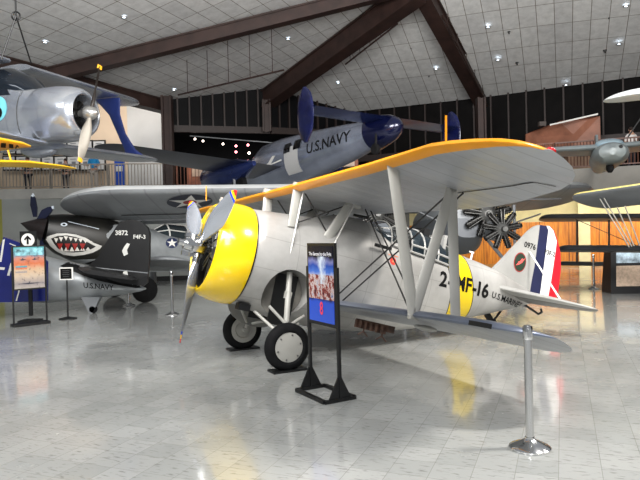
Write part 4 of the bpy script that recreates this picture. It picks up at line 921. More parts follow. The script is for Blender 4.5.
# ---------------------------------------------------------------- HANGING AIRCRAFT
# cabin biplane, bare metal, top left
P0=at(90,113,14.0); yw=math.atan2(.31,-.95); SM=Mx.Translation(P0)@Mx.Rotation(yw,4,'Z')@Mx.Rotation(R(-1.5),4,'Y')   # x aft, y starboard, z up
g=thing('silver_cabin_biplane','silver cabin biplane with round engine cowling hanging top left from cables','aircraft',(P0.x-3,P0.y,P0.z-1.2),yw)
def sb(name,mb,mats,parent=g,smooth=35,label=None): return build(name,mb,mats,parent,frame=SM,smooth=smooth,label=label)
def alu_blue():
    m,nt,b=nt_new('polished_skin'); o=objco(nt); c=ramp(nt,noise(nt,o,1.4,4),[(.35,lin((176,182,196))),(.65,lin((206,210,216)))]); s=sep(nt,o)
    fr=mth(nt,'FRACT',mth(nt,'MULTIPLY',s[0],1.1)); c=mix(nt,mth(nt,'MULTIPLY',mth(nt,'LESS_THAN',fr,.012),.5),c,lin((70,72,80)))
    nt.links.new(c,b.inputs['Base Color']); b.inputs['Metallic'].default_value=.75; b.inputs['Roughness'].default_value=.24; return m
M_SKIN=alu_blue()
mb=MB(); mb.lathe((0,0,0),(1,0,0),[(1.45,.62),(1.2,.66),(.8,.665),(.45,.64),(.25,.59),(.13,.52),(.10,.46),(.14,.43),(.25,.44),(.5,.5),(1.2,.55)],n=48); sb('cowling',mb,M_SKIN,smooth=60)
mb=MB(); radial(mb,(.48,0,0),(1,0,0),.43,9); sb('engine',mb,[M_ENG,M_ENG])
mb=MB(); mb.lathe((0,0,0),(1,0,0),[(.9,.5),(.9,0)],n=24); sb('firewall',mb,M_BLACK)
mb=MB(); mb.lathe((-.22,0,0),(1,0,0),[(0,0),(.03,.07),(.1,.13),(.2,.165),(.3,.165),(.36,.12),(.5,.08)],n=28); sp_=sb('spinner',mb,mat('spinner_alu',(190,188,184),.3,.8,.05))
M_BL2=mat('blade_grey',(146,140,130),.45,.3,.1); M_BLD=mat('blade_dark',(52,46,42),.45,.1,.1)
for a,mt_ in ((R(16),M_BLD),(R(198),M_BL2)):
    # port/starboard mirrored: local y is starboard here
    o=blade(-a,1.22,parent=sp_,wid=.105,mt=mt_,fbf=lambda n,m,t_,p: sb(n,m,t_,p),x0=-.02,r0=.12,sgn=-1)
    u=V((0,math.sin(-a),math.cos(-a))); mb=MB(); mb.strut(u*1.14+V((-.02,0,0)),u*1.235+V((-.02,0,0)),.13,.022,(.25,1,0)); sb('blade_tip',mb,mat('tip_yellow',(238,176,40),.4,0,0),o)
mb=MB(); body(mb,(1.15,0,0),(7.6,0,.15),[(0,.62,.60,-.66),(.06,.64,.64,-.72),(.12,.66,.82,-.78),(.22,.66,1.18,-.80),(.45,.60,1.08,-.72),(.7,.40,.75,-.45),(1,.08,.3,-.05)],n=36,power=2.4,up=V((0,0,1))); fsg=sb('fuselage',mb,M_SKIN); stree=bvh(fsg)
# windscreen and cabin windows
M_DG=mat('dark_glass',(30,36,44),.08,.2,0)
sw=lambda x,y,z: SM@V((x,y,z)); sd=SM.to_3x3()
def swin(name,pts,mt,parent=fsg,off=.01):     # pts (x,z) on the starboard (near) side
    g_=tri2d(pts,.15); return decal(name,g_,mt,parent,stree,sw(0,2,0),sd@V((1,0,0)),sd@V((0,0,1)),sd@V((0,-1,0)),off)
swin('cabin_window',[(1.75,.42),(2.5,.40),(2.5,.84),(2.15,.86)],M_DG); swin('cabin_window',[(2.62,.40),(3.4,.40),(3.3,.80),(2.62,.84)],M_DG)
mb=MB(); body(mb,(1.25,0,.50),(2.5,0,.62),[(0,.25,.06,-.3),(.35,.50,.42,-.3),(.75,.64,.60,-.35),(1,.66,.58,-.35)],n=24); sb('windscreen',mb,M_DG)
swin('panel_seam',[(1.5,-.5),(1.52,-.5),(1.52,.5),(1.5,.5)],M_ENGC)
def sdisc(r,x,z,mt,off): return swin('insignia',[(x+r*math.cos(k*PI/12),z+r*math.sin(k*PI/12)) for k in range(24)],mt,off=off)
sdisc(.30,2.08,.10,mat('insignia_cyan',(120,205,215),.5,0,.1),.012); sdisc(.14,2.04,.0,M_INK,.02)
for s in (-1,1):   # -1 port (far side, to the right in the photo)
    for nm,xa,xb,z,zt,span,dz in (('upper_wing',2.0,3.5,1.30,1.35,5.4,.10),('lower_wing',.95,2.25,-.70,-.45,4.75,.15)):
        mb=MB(); a=V((xa,s*.3,z));b=V((xb,s*.3,z-.05)); e=V((.12*0,s*(span-.3),dz)); wing(mb,[(p,q,t) for p,q,t in wpts(a,b,a+e,b+e,.11,8,.2)]); sb(nm,mb,M_SKIN)
    mb=MB(); prs=[(1.45,-.60,.8),(1.7,-.3,.40),(2.0,.2,.30),(2.25,.8,.40),(2.5,1.3,.9)]; rings=[]
    for xc,z,ch in prs: rings.append([V((xc+ch/2*math.cos(2*PI*k/12),s*3.9+.04*math.sin(2*PI*k/12),z)) for k in range(12)])
    mb.loft(rings); sb('interplane_strut',mb,mat('strut_blue',(34,48,104),.3,.2,.1,coat=.4))
mb=MB(); mb.ell((2.0,.55,-.72),.55,.22,.20); sb('wheel_fairing',mb,M_SKIN); mb=MB(); mb.ell((2.0,-.55,-.72),.55,.22,.20); sb('wheel_fairing',mb,M_SKIN)
mb=MB(); mb.box((1.2,.45,-.66),(.2,.16,.14)); sb('exhaust',mb,M_BLACK)
mb=MB(); mb.prism([V((6.3,-.05,.5)),V((7.1,-.05,1.6)),V((7.7,-.05,1.6)),V((7.9,-.05,.3)),V((7.4,-.05,.0))],V((0,.1,0))); sb('fin',mb,M_SKIN)
mb=MB(); wing(mb,[(V((6.6,-1.9,.3)),V((7.3,-1.9,.3)),.1),(V((6.3,0,.3)),V((7.5,0,.3)),.1),(V((6.6,1.9,.3)),V((7.3,1.9,.3)),.1)]); sb('tailplane',mb,M_SKIN)
# hoist cable
kp0=at(16,16,13.2); ca_=CEILT.ray_cast(kp0,V((0,0,1)))[0] or kp0+V((0,0,3))
t=thing('hoist_cable','dark sling cable with a ring holding up the silver cabin biplane','cable',(kp0.x,kp0.y,kp0.z-1.2))
mb=MB(); mb.cyl(kp0,ca_,.018,n=6); build('cable',mb,M_BLACK,t)
mb=MB(); rr_=[kp0+V((.09*math.cos(k*PI/8),0,.09*math.sin(k*PI/8))) for k in range(17)]; mb.path(rr_,.02,6); build('ring',mb,M_BLACK,t)
for x,y,Y in ((1,52,13.2),(31,57,14.0)): mb=MB(); mb.cyl(kp0,at(x,y,Y)-V((0,0,.15)),.018,n=6); build('sling_leg',mb,M_BLACK,t)
# twin-tailed transport hanging in the middle
T0=at(398,126,18.0); N0=at(243,180,25.6)
fdv=(N0-T0).normalized(); lv=V((0,0,1)).cross(fdv).normalized(); lv=-lv if lv.x>0 else lv   # towards its port side (left, nearer)
g=thing('twin_tail_aircraft','silver and blue twin-finned aircraft with navy lettering hanging above the biplane wing','aircraft',(T0+N0)/2-V((0,0,1)),0)
body_m=two_tone('navy_silver',(150,158,176),(66,84,140),2,1.35,.22,.7)
L=(N0-T0).length; mb=MB(); body(mb,T0,N0,[(0,.05,.12,-.10),(.03,.22,.28,-.22),(.10,.40,.42,-.40),(.25,.58,.62,-.62),(.45,.72,.84,-.80),(.62,.76,.98,-.84),(.75,.74,1.0,-.84),(.88,.58,.55,-.70),(.96,.32,.2,-.45),(1,.05,-.05,-.2)],n=36,power=2.2); fz=build('fuselage',mb,mat('hang_skin',(176,184,204),.25,.75,.12,1.4),g); ftz=bvh(fz)
mb=MB(); mb.lathe(T0-fdv*.02,fdv,[(-.12,0),(-.08,.12),(.05,.27),(.3,.40),(.75,.50),(1.05,.555)],n=32); mb.v=[v+V((0,0,.02)) for v in mb.v]; build('tail_cone',mb,mat('gloss_navy',(12,17,52),.2,.3,.2,2,coat=.6),g)
M_NV=mat('navy_skin',(40,54,108),.22,.5,.15,1.5,coat=.4)
st0=T0+fdv*.55+V((0,0,.28))
for s in (1,-1):
    mb=MB(); a=st0+fdv*.45; b=st0-fdv*.45; e=lv*s*2.95+V((0,0,.04*s)); wing(mb,[(a,b,.12),(a+e-fdv*.1,b+e,.12)]); build('tailplane',mb,M_NV,g)
    c=st0+lv*s*3.0+V((0,0,.04*s)); mb=MB(); rings=[]
    for j in range(9):
        h=-0.76+1.52*j/8; e_=math.sqrt(max(.004,1-(h/.77)**2)); rings.append([c+V((0,0,h-.14))+fdv*(.40*e_*math.cos(2*PI*k/16))+lv*(.055*math.sin(2*PI*k/16)) for k in range(16)])
    mb.loft(rings); fo=build('fin',mb,mat('gloss_blue_fin',(14,20,64),.25,.2,.35,2.5,coat=.5),g)
q=T0+fdv*1.0+V((0,0,-.62)); mb=MB(); q=at(375.5,149,18.1); mb.lathe(q-lv*.07,lv,[(0,.05),(0,.13),(.03,.17),(.11,.17),(.14,.13),(.14,.05)],n=24,cap=True); build('tail_wheel',mb,M_TYRE,g); mb=MB(); mb.cyl(q,q+V((.05,.1,.55)),.035,n=8); build('tail_leg',mb,M_ENG,g)
wr=T0+fdv*6.4+V((0,0,-.30))
for s in (1,-1):
    e=lv*s*7.0+V((0,0,.62))-fdv*.15; a=wr+fdv*1.35; b=wr-fdv*1.1; mb=MB(); wing(mb,wpts(a,b,a+e-fdv*.5,b+e+fdv*.6,.11,10,.10)); build('wing',mb,mat('navy_wing',(26,31,56),.35,.1,.25,1.5,coat=.2),g)
    c=wr+lv*s*1.95+V((0,0,.10)); mb=MB(); body(mb,c-fdv*1.2,c+fdv*2.3,[(0,.08,.08,-.1),(.3,.42,.36,-.46),(.7,.52,.5,-.52),(.95,.50,.48,-.5),(1,.40,.4,-.4)],n=28); build('nacelle',mb,M_NV,g)
    q=c-fdv*.1+V((0,0,-.62)); mb=MB(); mb.lathe(q-lv*.13,lv,[(0,.1),(0,.33),(.04,.43),(.22,.43),(.26,.33),(.26,.1)],n=32,cap=True); build('main_wheel',mb,M_TYRE,g)
    mb=MB(); mb.cyl(q-lv*.2,q-lv*.2+V((0,0,.6)),.05,n=8); mb.cyl(q+lv*.2,q+lv*.2+V((0,0,.6)),.05,n=8); build('gear_leg',mb,M_GREYP,g)
sdv=(fdv*-1+V((0,0,0))).normalized(); near=lv
decal('marking',text2d('U.S.NAVY',.50,bold=.004),M_INK,fz,ftz,T0+fdv*2.75+lv*2+V((0,0,.05)),-fdv,V((0,0,1)),-lv,.01)
for k,q in enumerate(((4.35,.24),(4.95,.22))):
    decal('cabin_window',tri2d([(-.2,-.17),(.2,-.17),(.2,.17),(-.2,.17)],.2),mat('window_black',(10,10,14),.1,0,0),fz,ftz,T0+fdv*q[0]+lv*2+V((0,0,q[1]+.12)),-fdv,V((0,0,1)),-lv,.035)
decal('cabin_door',tri2d([(-.42,-.50),(.42,-.50),(.42,.46),(-.42,.46)],.1),mat('door_pale',(206,206,206),.4,.2,0),fz,ftz,T0+fdv*4.7+lv*2+V((0,0,-.1)),-fdv,V((0,0,1)),-lv,.018)
decal('stripe_mark',tri2d([(-.9,-.1),(.0,.05),(.3,.25),(.5,.22),(.2,-.02),(.9,.02),(.9,-.04)],.3),M_WHITE,fz,ftz,T0+fdv*6.2+lv*2+V((0,0,-.0)),-fdv,V((0,0,1)),-lv,.01)
# yellow trainer wing at the left edge
a=at(-30,146,12.6);b=at(-30,158,13.9)
g=thing('yellow_trainer','yellow aircraft wings with black lettering poking in at the left edge below the silver biplane','aircraft',(a.x,a.y,a.z-.5),0)
M_YT=mat('trainer_yellow',(250,196,30),.35,0,.06)
mb=MB(); wing(mb,[(at(-60,137,11.0),at(-60,149,12.4),.08),(at(0,139,11.9),at(0,151,13.0),.08),(at(22,143,12.4),at(22,148,13.2),.08),(at(31,146,12.7),at(31,147.5,13.0),.08)]); uwy=build('upper_wing',mb,M_YT,g); ty_=bvh(uwy)
decal_px('marking',[[(1,143),(6,143.4),(6,144.3),(2.4,144.2),(2.4,145),(6,145.4),(5.6,148),(.6,147.6),(.6,146.6),(4.4,146.9),(4.4,146.2),(.6,145.8)],[(9,144),(10.3,144),(12,146.6),(12,144.4),(13.3,144.4),(13.3,148.3),(12,148.3),(10.3,145.8),(10.3,148),(9,148)],[(15,148.6),(16.5,145.2),(18,145.2),(19.5,148.9),(18.2,148.8),(17.3,146.6),(16.2,148.6)]],M_INK,uwy,ty_,.012)
mb=MB(); wing(mb,[(at(-60,160,11.2),at(-60,166,12.0),.09),(at(30,162,12.4),at(30,167.5,13.1),.09),(at(64,166,13.0),at(64,169,13.4),.09),(at(76,168.2,13.2),at(76,169.2,13.35),.09)]); build('lower_wing',mb,M_YT,g)
for x in (-20,8): mb=MB(); mb.strut(at(x,150,12.4),at(x+4,164,12.4),.06,.03,(0,1,0)); build('wing_strut',mb,M_YT,g)
# grey aircraft seen nose-on, hanging at the right
c=at(611,153,15.8); g=thing('grey_hanging_aircraft','round-nosed pale grey monoplane seen nose-on hanging in front of the right balcony','aircraft',c-V((0,0,.8)),0)
M_LG=mat('light_grey_skin',(122,130,132),.4,.2,.2,1.5)
nd=V((.36,.93,.0)).normalized(); mb=MB(); body(mb,c-nd*.5,c+nd*6,[(0,.10,.08,-.10),(.015,.32,.20,-.22),(.05,.42,.26,-.30),(.13,.46,.30,-.33),(.4,.42,.3,-.3),(.8,.2,.25,-.15),(1,.05,.15,0)],n=32); build('fuselage',mb,M_LG,g)
mb=MB(); body(mb,c+V((.0,0,.24))+nd*.1,c+V((.0,0,.24))+nd*1.8,[(0,.15,.05,-.1),(.2,.36,.20,-.1),(.6,.34,.22,-.1),(1,.1,.05,-.1)],n=24); build('canopy',mb,mat('canopy_pale',(160,186,200),.15,.1,.1,coat=.5),g)
sdn=V((nd.y,-nd.x,0))
for s,Lw in ((1,3.0),(-1,3.6)):
    a=c+V((0,0,.20))+nd*.3; b=a+nd*1.6-V((0,0,.05)); e=sdn*s*Lw+V((0,0,.10 if s<0 else .12)); mb=MB(); wing(mb,wpts(a,b,a+e+nd*.3,b+e-nd*.2,.12,6,.12)); build('wing',mb,M_LG,g)
mb=MB(); mb.cyl(c+V((.02,-.50,.10)),c+V((.02,-.3,.10)),.045,n=12); build('nose_port',mb,M_BLACK,g)
mb=MB(); mb.lathe(c+V((-.05,.1,-.37)),(1,0,0),[(0,.04),(0,.10),(.03,.14),(.10,.14),(.13,.10),(.13,.04)],n=20,cap=True); build('nose_wheel',mb,M_TYRE,g); mb=MB(); mb.cyl(c+V((.01,.1,-.38)),c+V((.01,.1,-.2)),.04,n=8); build('nose_leg',mb,M_ENG,g)
mb=MB(); mb.prism([c+nd*5.2+V((0,0,.2)),c+nd*5.7+V((0,0,1.3)),c+nd*6.2+V((0,0,1.3)),c+nd*6.2+V((0,0,.2))],sdn*.08); build('fin',mb,M_LG,g)
mb=MB(); q=at(628,137,15.6); mb.cyl(q,at(641,118,15.6),.02,n=6); o=build('hanger_cable',mb,M_BLACK); tag(o,'thin dark cable slanting up from the nose-on grey aircraft at the right edge','cable')
# white wing tip at the top right
a=at(614,95.5,12); g=thing('white_wing_aircraft','pale wing tip hanging high at the right edge against the dark wall','aircraft wing',at(640,93,12))
mb=MB(); wing(mb,[(p,q,t) for p,q,t in wpts(at(700,84,11.6),at(700,94,13.0),a,a+V((.02,.9,0)),.14,6,.3)]); build('wing',mb,mat('pale_wing',(196,200,200),.4,.1,.08),g)
q=at(690,86,12.2); q2=CEILT.ray_cast(q,V((0,0,1)))[0] or q+V((0,0,4)); mb=MB(); mb.cyl(q,q2,.02,n=6); build('hanger_cable',mb,M_BLACK,g)
# biplane with yellow leading edges at the right
ul=at(563,196,14.6);ur=at(700,176,12.2); spn_=(ur-ul).normalized(); bk_=V((-spn_.y,spn_.x,0))*1.5+V((0,0,-.34))
g=thing('grey_trainer_biplane','grey biplane with pale yellow leading edge on its upper wing at the right edge','aircraft',(ul.x+1.5,ul.y,0),0)
mb=MB(); wing(mb,wpts(ur,ur+bk_,ul,ul+bk_,.09,8,.14),top=1,bot=0,lek=0); build('upper_wing',mb,[mat('wing_dim_grey',(126,130,134),.5,.1,.1,1.5),mat('pale_yellow',(232,216,130),.5,0,.05)],g)
ll=at(558,249,15.4);lr=at(720,250,13.2); 
mb=MB(); wing(mb,wpts(lr,lr+V((.3,1.2,-.12)),ll,ll+V((.3,1.2,-.12)),.13,8,.08)); build('lower_wing',mb,mat('wing_black',(30,31,34),.4,.1,.2),g)
for a,b in (((600,199),(629,247)),((604,198),(632,247)),((617,207),(634,246)),((625,206),(640,247))): mb=MB(); mb.strut(at(*a,14.2),at(*b,14.4),.045,.025,(0,1,0)); build('wing_strut',mb,M_STRUT,g)
for x in (614,): mb=MB(); mb.cyl(at(575,219,21),at(640,247,20),.012,n=5); build('bracing_wire',mb,M_WIRE,g)
q=onfloor(675,300); 
for dx_ in (-.9,.9):
    c=V((ul.x+3.2+dx_,14.2,.38)); mb=MB(); mb.lathe(c,(1,0,0),[(0,.1),(0,.3),(.04,.38),(.14,.38),(.18,.3),(.18,.1)],n=24,cap=True); build('wheel',mb,M_TYRE,g); mb=MB(); mb.cyl(c,c+V((0,0,.9)),.04,n=8); build('gear_leg',mb,M_GREYP,g)
mb=MB(); c=V((ul.x+3.3,13.6,1.75)); body(mb,c,c+V((2.2,6,-.6)),[(0,.45,.45,-.45),(.1,.55,.55,-.6),(.5,.5,.5,-.5),(1,.1,.1,-.1)]); build('fuselage',mb,M_GREYP,g)
# dark wing further back
a=at(541,217,22);b=at(720,216,20.5); g=thing('dark_biplane','dark-winged biplane standing before the orange wood wall at the right','aircraft',(a.x+3,a.y,0),0)
mb=MB(); wing(mb,wpts(b,b+V((.3,1.3,-.16)),a,a+V((.3,1.3,-.16)),.15,8,.07)); build('upper_wing',mb,mat('wing_black2',(52,54,56),.4,.1,.2),g)
a2=a+V((.6,.2,-1.75));b2=b+V((0,.2,-1.75)); mb=MB(); wing(mb,wpts(b2,b2+V((.3,1.2,-.1)),a2,a2+V((.3,1.2,-.1)),.13,8,.07)); build('lower_wing',mb,mat('wing_black2',(52,54,56)),g)
for x in (577,609): mb=MB(); mb.cyl(at(x,220,21.6),at(x,262,21.8),.035,n=6); build('wing_strut',mb,M_BLACK,g)
mb=MB(); c=at(690,252,21); mb.cyl(V((c.x,c.y,.4)),V((c.x,c.y,2.2)),.06,n=8); mb.lathe(V((c.x,c.y,.4)),(1,0,0),[(0,.1),(0,.3),(.04,.4),(.14,.4),(.18,.3),(.18,.1)],n=20,cap=True); build('wheel',mb,M_TYRE,g)
# ---------------------------------------------------------------- BALCONY THINGS
# framed panels on the left wall
k=0; M_PF=mat('panel_frame',(34,32,30),.5,0,0); M_PW=mat('panel_white',(206,206,204),.5,0,.08,4); rowsn=['upper','lower']
for r_,(y0,y1) in enumerate(((141,154),(156.5,170))):
    for i in range(8):
        x0=4+i*12.8; a=at(x0,y1,29.5);b=at(x0+11.2,y0,29.5); mb=MB(); cx_=(a.x+b.x)/2; cz=(a.z+b.z)/2; w=b.x-a.x; h=b.z-a.z
        t=thing('wall_panel','white framed display panel on the balcony wall, %s row, %s column from the left'%(rowsn[r_],['first','second','third','fourth','fifth','sixth','seventh','eighth'][i]),'display panel',(cx_,29.5,a.z),0,'framed display panels on the balcony wall')
        mb.box((cx_,29.5,cz),(w+.1,.05,h+.1)); build('frame',mb,M_PF,t,smooth=0)
        mb=MB(); mb.box((cx_,29.46,cz),(w-.04,.03,h-.04)); build('sheet',mb,M_PW,t,smooth=0)
        mb=MB(); mb.box((cx_+random.uniform(-.05,.05),29.435,cz-.02),(w*.34,.01,h*.28)); mb.box((cx_,29.435,cz+h*.3),(w*.5,.01,.03)); build('picture',mb,mat('panel_pic',(110,112,118),.5,0,.4,6),t,smooth=0)
# blue kiosk
c=at(120,180,27.6); t=thing('blue_display_stand','tall blue display stand with a white notice on the left balcony','display stand',(c.x,c.y,ZB))
z1=at(120,156,27.6).z; mb=MB(); mb.box((c.x,c.y,(ZB+z1)/2),(.42,.2,z1-ZB)); build('stand',mb,mat('kiosk_blue',(20,80,200),.35,0,.1),t,smooth=0)
mb=MB(); z2=at(120,169,27.6).z; mb.box((c.x+.02,c.y-.115,z2),(.30,.02,.24)); build('notice',mb,M_WHITE,t,smooth=0)
# museum sign above the right railing
a=at(571,155,20.9);b=at(594,155,20.9)
t=thing('hanging_sign','black overhead sign with a white square and white lettering above the right balcony','sign',a)
mb=MB(); mb.box(((a.x+b.x)/2,20.8,at(580,150,20.8).z),(b.x-a.x,.06,.27)); sgn=build('board',mb,M_INK,t,smooth=0)
cz=at(580,150,20.8).z; flat_text('lettering','OPTIMA',.18,V(((a.x+b.x)/2+.09,20.765,cz)),V((1,0,0)),up,V((0,-1,0)),M_WHITE,sgn,bold=.004)
mb=MB(); mb.box((a.x+.11,20.76,cz),(.16,.01,.18)); build('symbol',mb,M_WHITE,sgn,smooth=0)
# warm lit timber exhibit panel on the right balcony
t=thing('exhibit_wall','lit reddish-brown exhibit wall standing on the right balcony above the wing tip','exhibit wall',at(570,150,25).xy.to_3d()+V((0,0,ZB)))
q=[at(x,y,Y) for x,y,Y in ((526,150,26.5),(526,134,26.5),(560,121,25.2),(600,116,24.4),(601,158,24.4),(560,158,25.2))]
mb=MB(); mb.prism(q,V((0,.1,0))); build('panel',mb,mat('exhibit_brown',(150,98,76),.5,0,.25,1.2),t,smooth=0)
mb=MB(); mb.beam(at(550,125,24.9),at(598,114,24.1),.05,.06); build('track_rail',mb,M_WHITE,t,smooth=0)
mb=MB(); q=at(542,124,25); mb.box(q,(.28,.2,.18)); build('projector',mb,mat('dim_grey',(84,76,72),.6,0,0),t,smooth=0)
a=at(560,160,20.6); mb=MB()
# wooden counter blocks behind the railing, left of the sign
t=thing('display_cabinet','brown cabinet behind the right balcony railing','cabinet',V((at(575,160,24).x,24,ZB))); mb=MB(); z1=at(575,157,24).z; x0=at(566,160,24).x;x1=at(596,160,24).x
mb.box(((x0+x1)/2,24,(ZB+z1)/2),(x1-x0,.4,z1-ZB)); build('body',mb,mat('cabinet_tan',(150,122,100),.5,0,.1),t,smooth=0); mb=MB(); mb.box(((x0+x1)/2,24,z1+.03),(x1-x0+.1,.5,.06)); build('top',mb,M_BROWN,t,smooth=0)
# spot lamps glowing in the dark balcony
def spot(px,py,Y,col,e,lab,r=.05):
    c=at(px,py,Y); t=thing('spot_lamp',lab,'spotlight',c-V((0,0,.12)),0,'track spotlights over the dark balcony')
    mb=MB(); mb.lathe(c+V((0,.02,.02)),(0,-1,0),[(-.12,0),(-.12,r*.8),(0,r*1.1),(0,r)],n=16); build('housing',mb,M_BLACK,t)
    mb=MB(); mb.lathe(c,(0,-1,0),[(0,r),(.02,r*.8),(.04,0)],n=16,cap=True); build('lens',mb,mat('lens_%d_%d'%(col[0],e),col,.3,0,0,emit=e),t)
for a in ((236,146,27.6,(255,150,160),14,'pinkish glowing spotlight on the dark balcony, upper left of the cluster of four'),(248,145,27.6,(255,190,170),14,'glowing spotlight on the dark balcony, upper right of the cluster of four'),(236,152,27.6,(255,150,160),12,'pinkish glowing spotlight on the dark balcony, lower left of the cluster of four'),(249,153,27.6,(255,225,210),16,'bright spotlight on the dark balcony, lower right of the cluster of four'),(223,144,27.6,(255,240,225),8,'small white spotlight left of the glowing cluster'),(195,139,27.6,(255,240,225),6,'small spotlight on the dark balcony just right of the brown column'),(203,141,27.6,(255,240,225),6,'second small spotlight right of the brown column'),(630,142,23.6,(255,200,150),8,'warm spotlight at the right edge above the railing')): spot(*a)
mb=MB(); mb.beam(at(190,138,27.8)+V((0,0,.1)),at(285,146,27.4)+V((0,0,.1)),.04,.04); o=build('light_track',mb,M_GREYP,smooth=0); tag(o,'thin track rail carrying the small spotlights over the dark balcony','light track')
# lit brown room fronts seen through the railing
M_RM=mat('room_brown',(176,104,74),.5,0,.35,1.6)
for (x0,x1,y0,lab) in ((188,214,160,'warm brown lit exhibit case behind the railing right of the brown column'),(262,288,163,'warm brown lit exhibit case behind the railing at the twin-tail aircraft wheel'),(340,358,148,'small warm exhibit case under the tail wheel of the twin-tail aircraft')):
    a=at(x0,170,28.6);b=at(x1,170,28.6); z1=at(x0,y0,28.6).z; t=thing('exhibit_case',lab,'exhibit case',V(((a.x+b.x)/2,28.6,ZB))); mb=MB(); mb.box(((a.x+b.x)/2,28.6,(ZB+z1)/2),(b.x-a.x,.5,z1-ZB)); build('case',mb,M_RM,t,smooth=0)
    mb=MB(); mb.box(((a.x+b.x)/2,28.33,(ZB+z1)/2+.2),((b.x-a.x)*.6,.04,(z1-ZB)*.35)); build('panel',mb,mat('case_pale',(226,196,170),.4,0,.2,3),t,smooth=0)
# ---------------------------------------------------------------- PEOPLE on the balcony
def person(p,label,shirt,legs,hair=(40,28,22),skin=(196,150,126),rz=0,h=1.7,arms=0.1):
    t=thing('person',label,'person',p,rz)
    def skin_mesh(name,vs,es,rad,mt,parent=t,sub=1):
        me=bpy.data.meshes.new(name); me.from_pydata(vs,es,[]); o=bpy.data.objects.new(name,me); C.objects.link(o)
        sm=o.modifiers.new('s','SKIN'); sm.use_smooth_shade=True; o.modifiers.new('d','SUBSURF').levels=sub
        for i,r_ in enumerate(rad): me.skin_vertices[0].data[i].radius=(r_,r_ if not isinstance(r_,tuple) else r_[1]) if not isinstance(r_,tuple) else r_
        me.skin_vertices[0].data[0].use_root=True; bpy.context.view_layer.update()
        m2=bpy.data.meshes.new_from_object(o.evaluated_get(bpy.context.evaluated_depsgraph_get())); bpy.data.objects.remove(o); bpy.data.meshes.remove(me)
        m2.materials.clear(); m2.materials.append(mt); o=bpy.data.objects.new(name,m2); C.objects.link(o); o.parent=parent; WM[o.name]=MW(parent); m2.polygons.foreach_set('use_smooth',[True]*len(m2.polygons)); return o
    k=h/1.7; q=lambda x,y,z:(x*k,y*k,z*k)
    vs=[q(0,0,.92),q(0,0,1.1),q(0,0,1.32),q(0,0,1.44),q(0,-.01,1.53),q(0,-.02,1.61),
        q(-.17,0,1.38),q(-.25,.0,1.12),q(-.20,-.20,.98+arms),q(.17,0,1.38),q(.25,.0,1.12),q(.20,-.20,.98+arms),
        q(-.09,0,.84),q(-.10,-.01,.48),q(-.10,.02,.08),q(-.10,-.12,.035),q(.09,0,.84),q(.10,-.01,.48),q(.11,.02,.08),q(.11,-.12,.035),q(-.18,-.27,.99+arms),q(.18,-.27,.99+arms)]
    es=[(0,1),(1,2),(2,3),(3,4),(4,5),(3,6),(6,7),(7,8),(3,9),(9,10),(10,11),(0,12),(12,13),(13,14),(14,15),(0,16),(16,17),(17,18),(18,19),(8,20),(11,21)]
    rad=[(.15,.11),(.14,.10),(.17,.11),(.08,.07),.052,(.085,.10),.06,.042,.03,.06,.042,.03,.085,.055,.04,.03,.085,.055,.04,.03,.028,.028]
    rad=[tuple(a*k for a in r_) if isinstance(r_,tuple) else r_*k for r_ in rad]
    S=mat('skin_%d'%skin[0],skin,.6,0,0); bo=skin_mesh('body',vs,es,rad,S)
    grow=1.14
    skin_mesh('shirt',[vs[i] for i in (0,1,2,3,6,7,9,10)],[(0,1),(1,2),(2,3),(3,4),(4,5),(3,6),(6,7)],[tuple(a*grow for a in (rad[i] if isinstance(rad[i],tuple) else (rad[i],)*2)) for i in (0,1,2,3,6,7,9,10)],mat('shirt_%d_%d'%(shirt[0],shirt[2]),shirt,.8,0,.05))
    skin_mesh('trousers',[vs[i] for i in (0,12,13,14,16,17,18)],[(0,1),(1,2),(2,3),(0,4),(4,5),(5,6)],[tuple(a*1.18 for a in (rad[i] if isinstance(rad[i],tuple) else (rad[i],)*2)) for i in (0,12,13,14,16,17,18)],mat('trousers_%d'%legs[0],legs,.8,0,.05))
    mb=MB(); c=V(q(0,.01,1.64)); mb.ell(c,.092*k,.105*k,.10*k,14,10); mb.v=[v if v.z>c.z-.03 or v.y>c.y-.02 else V((v.x*.8,c.y+.02,v.z)) for v in mb.v]; build('hair',mb,mat('hair_%d'%hair[0],hair,.7,0,.1),t,local=True)
    mb=MB(); mb.ell(V(q(0,-.118,1.60)),.012,.016,.018,8,6); 
    for s in (-1,1): mb.ell(V(q(s*.088,0,1.60)),.012,.018,.03,8,6)
    build('face_features',mb,S,t,local=True)
    mb=MB()
    for s in (-1,1): mb.ell(V(q(s*.032,-.103,1.625)),.012,.006,.008,8,6)
    mb.ell(V(q(0,-.103,1.565)),.022,.006,.005,8,6); build('eyes_and_mouth',mb,mat('eye_dark',(60,34,30),.5,0,0),t,local=True)
    for s in (-1,1):
        mb=MB(); w=V(q(s*.18,-.275,.99+arms))
        for f in range(4): b0=w+V(((f-1.5)*.018,-.02,0)); b1=b0+V((0,-.035-.004*(f in(1,2)),-.008)); mb.cyl(b0,b1,.0095,n=8); mb.cyl(b1,b1+V((0,-.018,-.022)),.0085,n=8)
        mb.cyl(w+V((-s*.02,.0,0)),w+V((-s*.048,-.03,-.01)),.010,n=8); build('fingers',mb,S,t,local=True)
    return t
pz=V((0,0,ZB-.02)); P=lambda px,Y: V((at(px,180,Y).x,Y,ZB-.02))
person(P(94,26.6),'person in a bright blue top standing at the left balcony railing','x' and (30,140,200),(190,180,170))
person(P(28,27),'dark-haired person in a dark top behind the yellow wings on the left balcony',(50,54,66),(40,42,52),h=1.62)
person(P(66,27),'person in a black top standing left of the silver propeller tip on the balcony',(28,28,32),(60,60,66),h=1.5)
person(P(632,23.2),'person in a white shirt on the right balcony at the right edge',(220,214,210),(50,50,58),h=1.66)
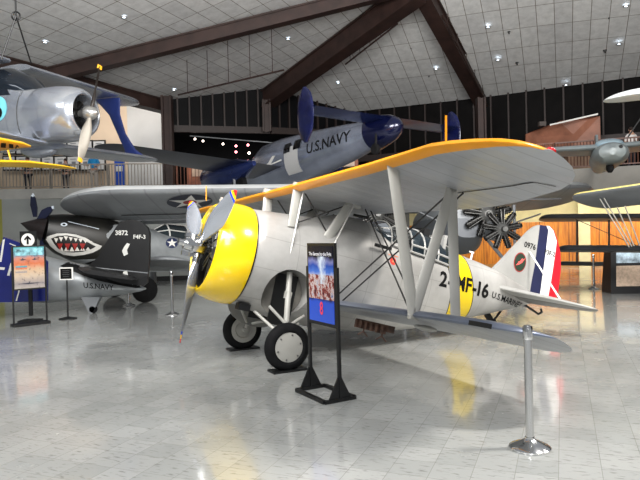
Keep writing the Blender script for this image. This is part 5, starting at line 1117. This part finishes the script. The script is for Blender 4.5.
# low grey display bench behind the fighter
for (x0,x1,Y,h,lab,col) in ((150,196,23.4,.6,'low pale display bench behind the grey fighter tail',(186,190,192)),(58,140,23.6,.42,'long low white plinth along the left wall behind the tail wheel',(196,200,202))):
    a=onfloor(x0,300);xa=at(x0,290,Y).x;xb=at(x1,290,Y).x; t=thing('display_bench',lab,'bench',((xa+xb)/2,Y,0)); mb=MB(); mb.box(((xa+xb)/2,Y,h-.04),(xb-xa,.6,.08)); build('top',mb,mat('bench_%d'%col[0],col,.5,0,.05),t,smooth=0)
    for x in (xa+.15,xb-.15): mb=MB(); mb.box((x,Y,(h-.08)/2),(.12,.45,h-.08)); build('leg',mb,M_GREYP,t,smooth=0)
# ---------------------------------------------------------------- light
def area(name,loc,size,power,col=(1,1,1),tgt=None,sy=None):
    l=bpy.data.lights.new(name,'AREA'); l.energy=power; l.color=col; l.size=size; l.shape='RECTANGLE'; l.size_y=sy or size
    o=bpy.data.objects.new(name,l); C.objects.link(o); o.location=loc
    d=V(tgt)-V(loc) if tgt else V((0,0,-1)); o.rotation_euler=d.to_track_quat('-Z','Y').to_euler(); return o
area('hall_lamp',(-3,1.5,8.5),2.0,430,(1,.98,.95)); area('hall_lamp',(6,5,8.8),.9,950,(1,.96,.9),tgt=(0,9,0)); area('hall_lamp',(0,-3,7.5),3.5,560,tgt=(0,9,1))
area('hall_lamp',(-9,6,8.5),3,360,(.92,.96,1)); area('hall_lamp',(11,8,8.5),3,430,(1,.95,.88))
area('ceiling_fill',(-2,4,6.2),5,2000,(1,.99,.97),tgt=(-2,16,12)); area('ceiling_fill',(6,5,6.2),5,1500,(1,.98,.95),tgt=(8,18,12))  # unseen fill lights added to brighten the ceiling plates
area('wall_fill',(13.5,25,3.0),6,260,(1,.86,.6),tgt=(14,28,1.6),sy=.4); area('wall_fill',(7.5,26.5,3.0),5,160,(1,.86,.6),tgt=(9,29,1.6),sy=.4)  # area lights added under the balcony to brighten the orange wall, no fixtures
area('wall_fill',(-10,28.2,8.6),6,95,(1,.92,.84),tgt=(-10,30.5,6),sy=.4)  # added fill, back to the camera, brightens the peach and white walls
w=bpy.data.worlds.new('world'); bpy.context.scene.world=w; w.use_nodes=True
w.node_tree.nodes['Background'].inputs[0].default_value=(.80,.84,.90,1); w.node_tree.nodes['Background'].inputs[1].default_value=.42
sc=bpy.context.scene; sc.view_settings.view_transform='Standard'; sc.view_settings.look='None'; sc.view_settings.exposure=-.1; sc.view_settings.gamma=1
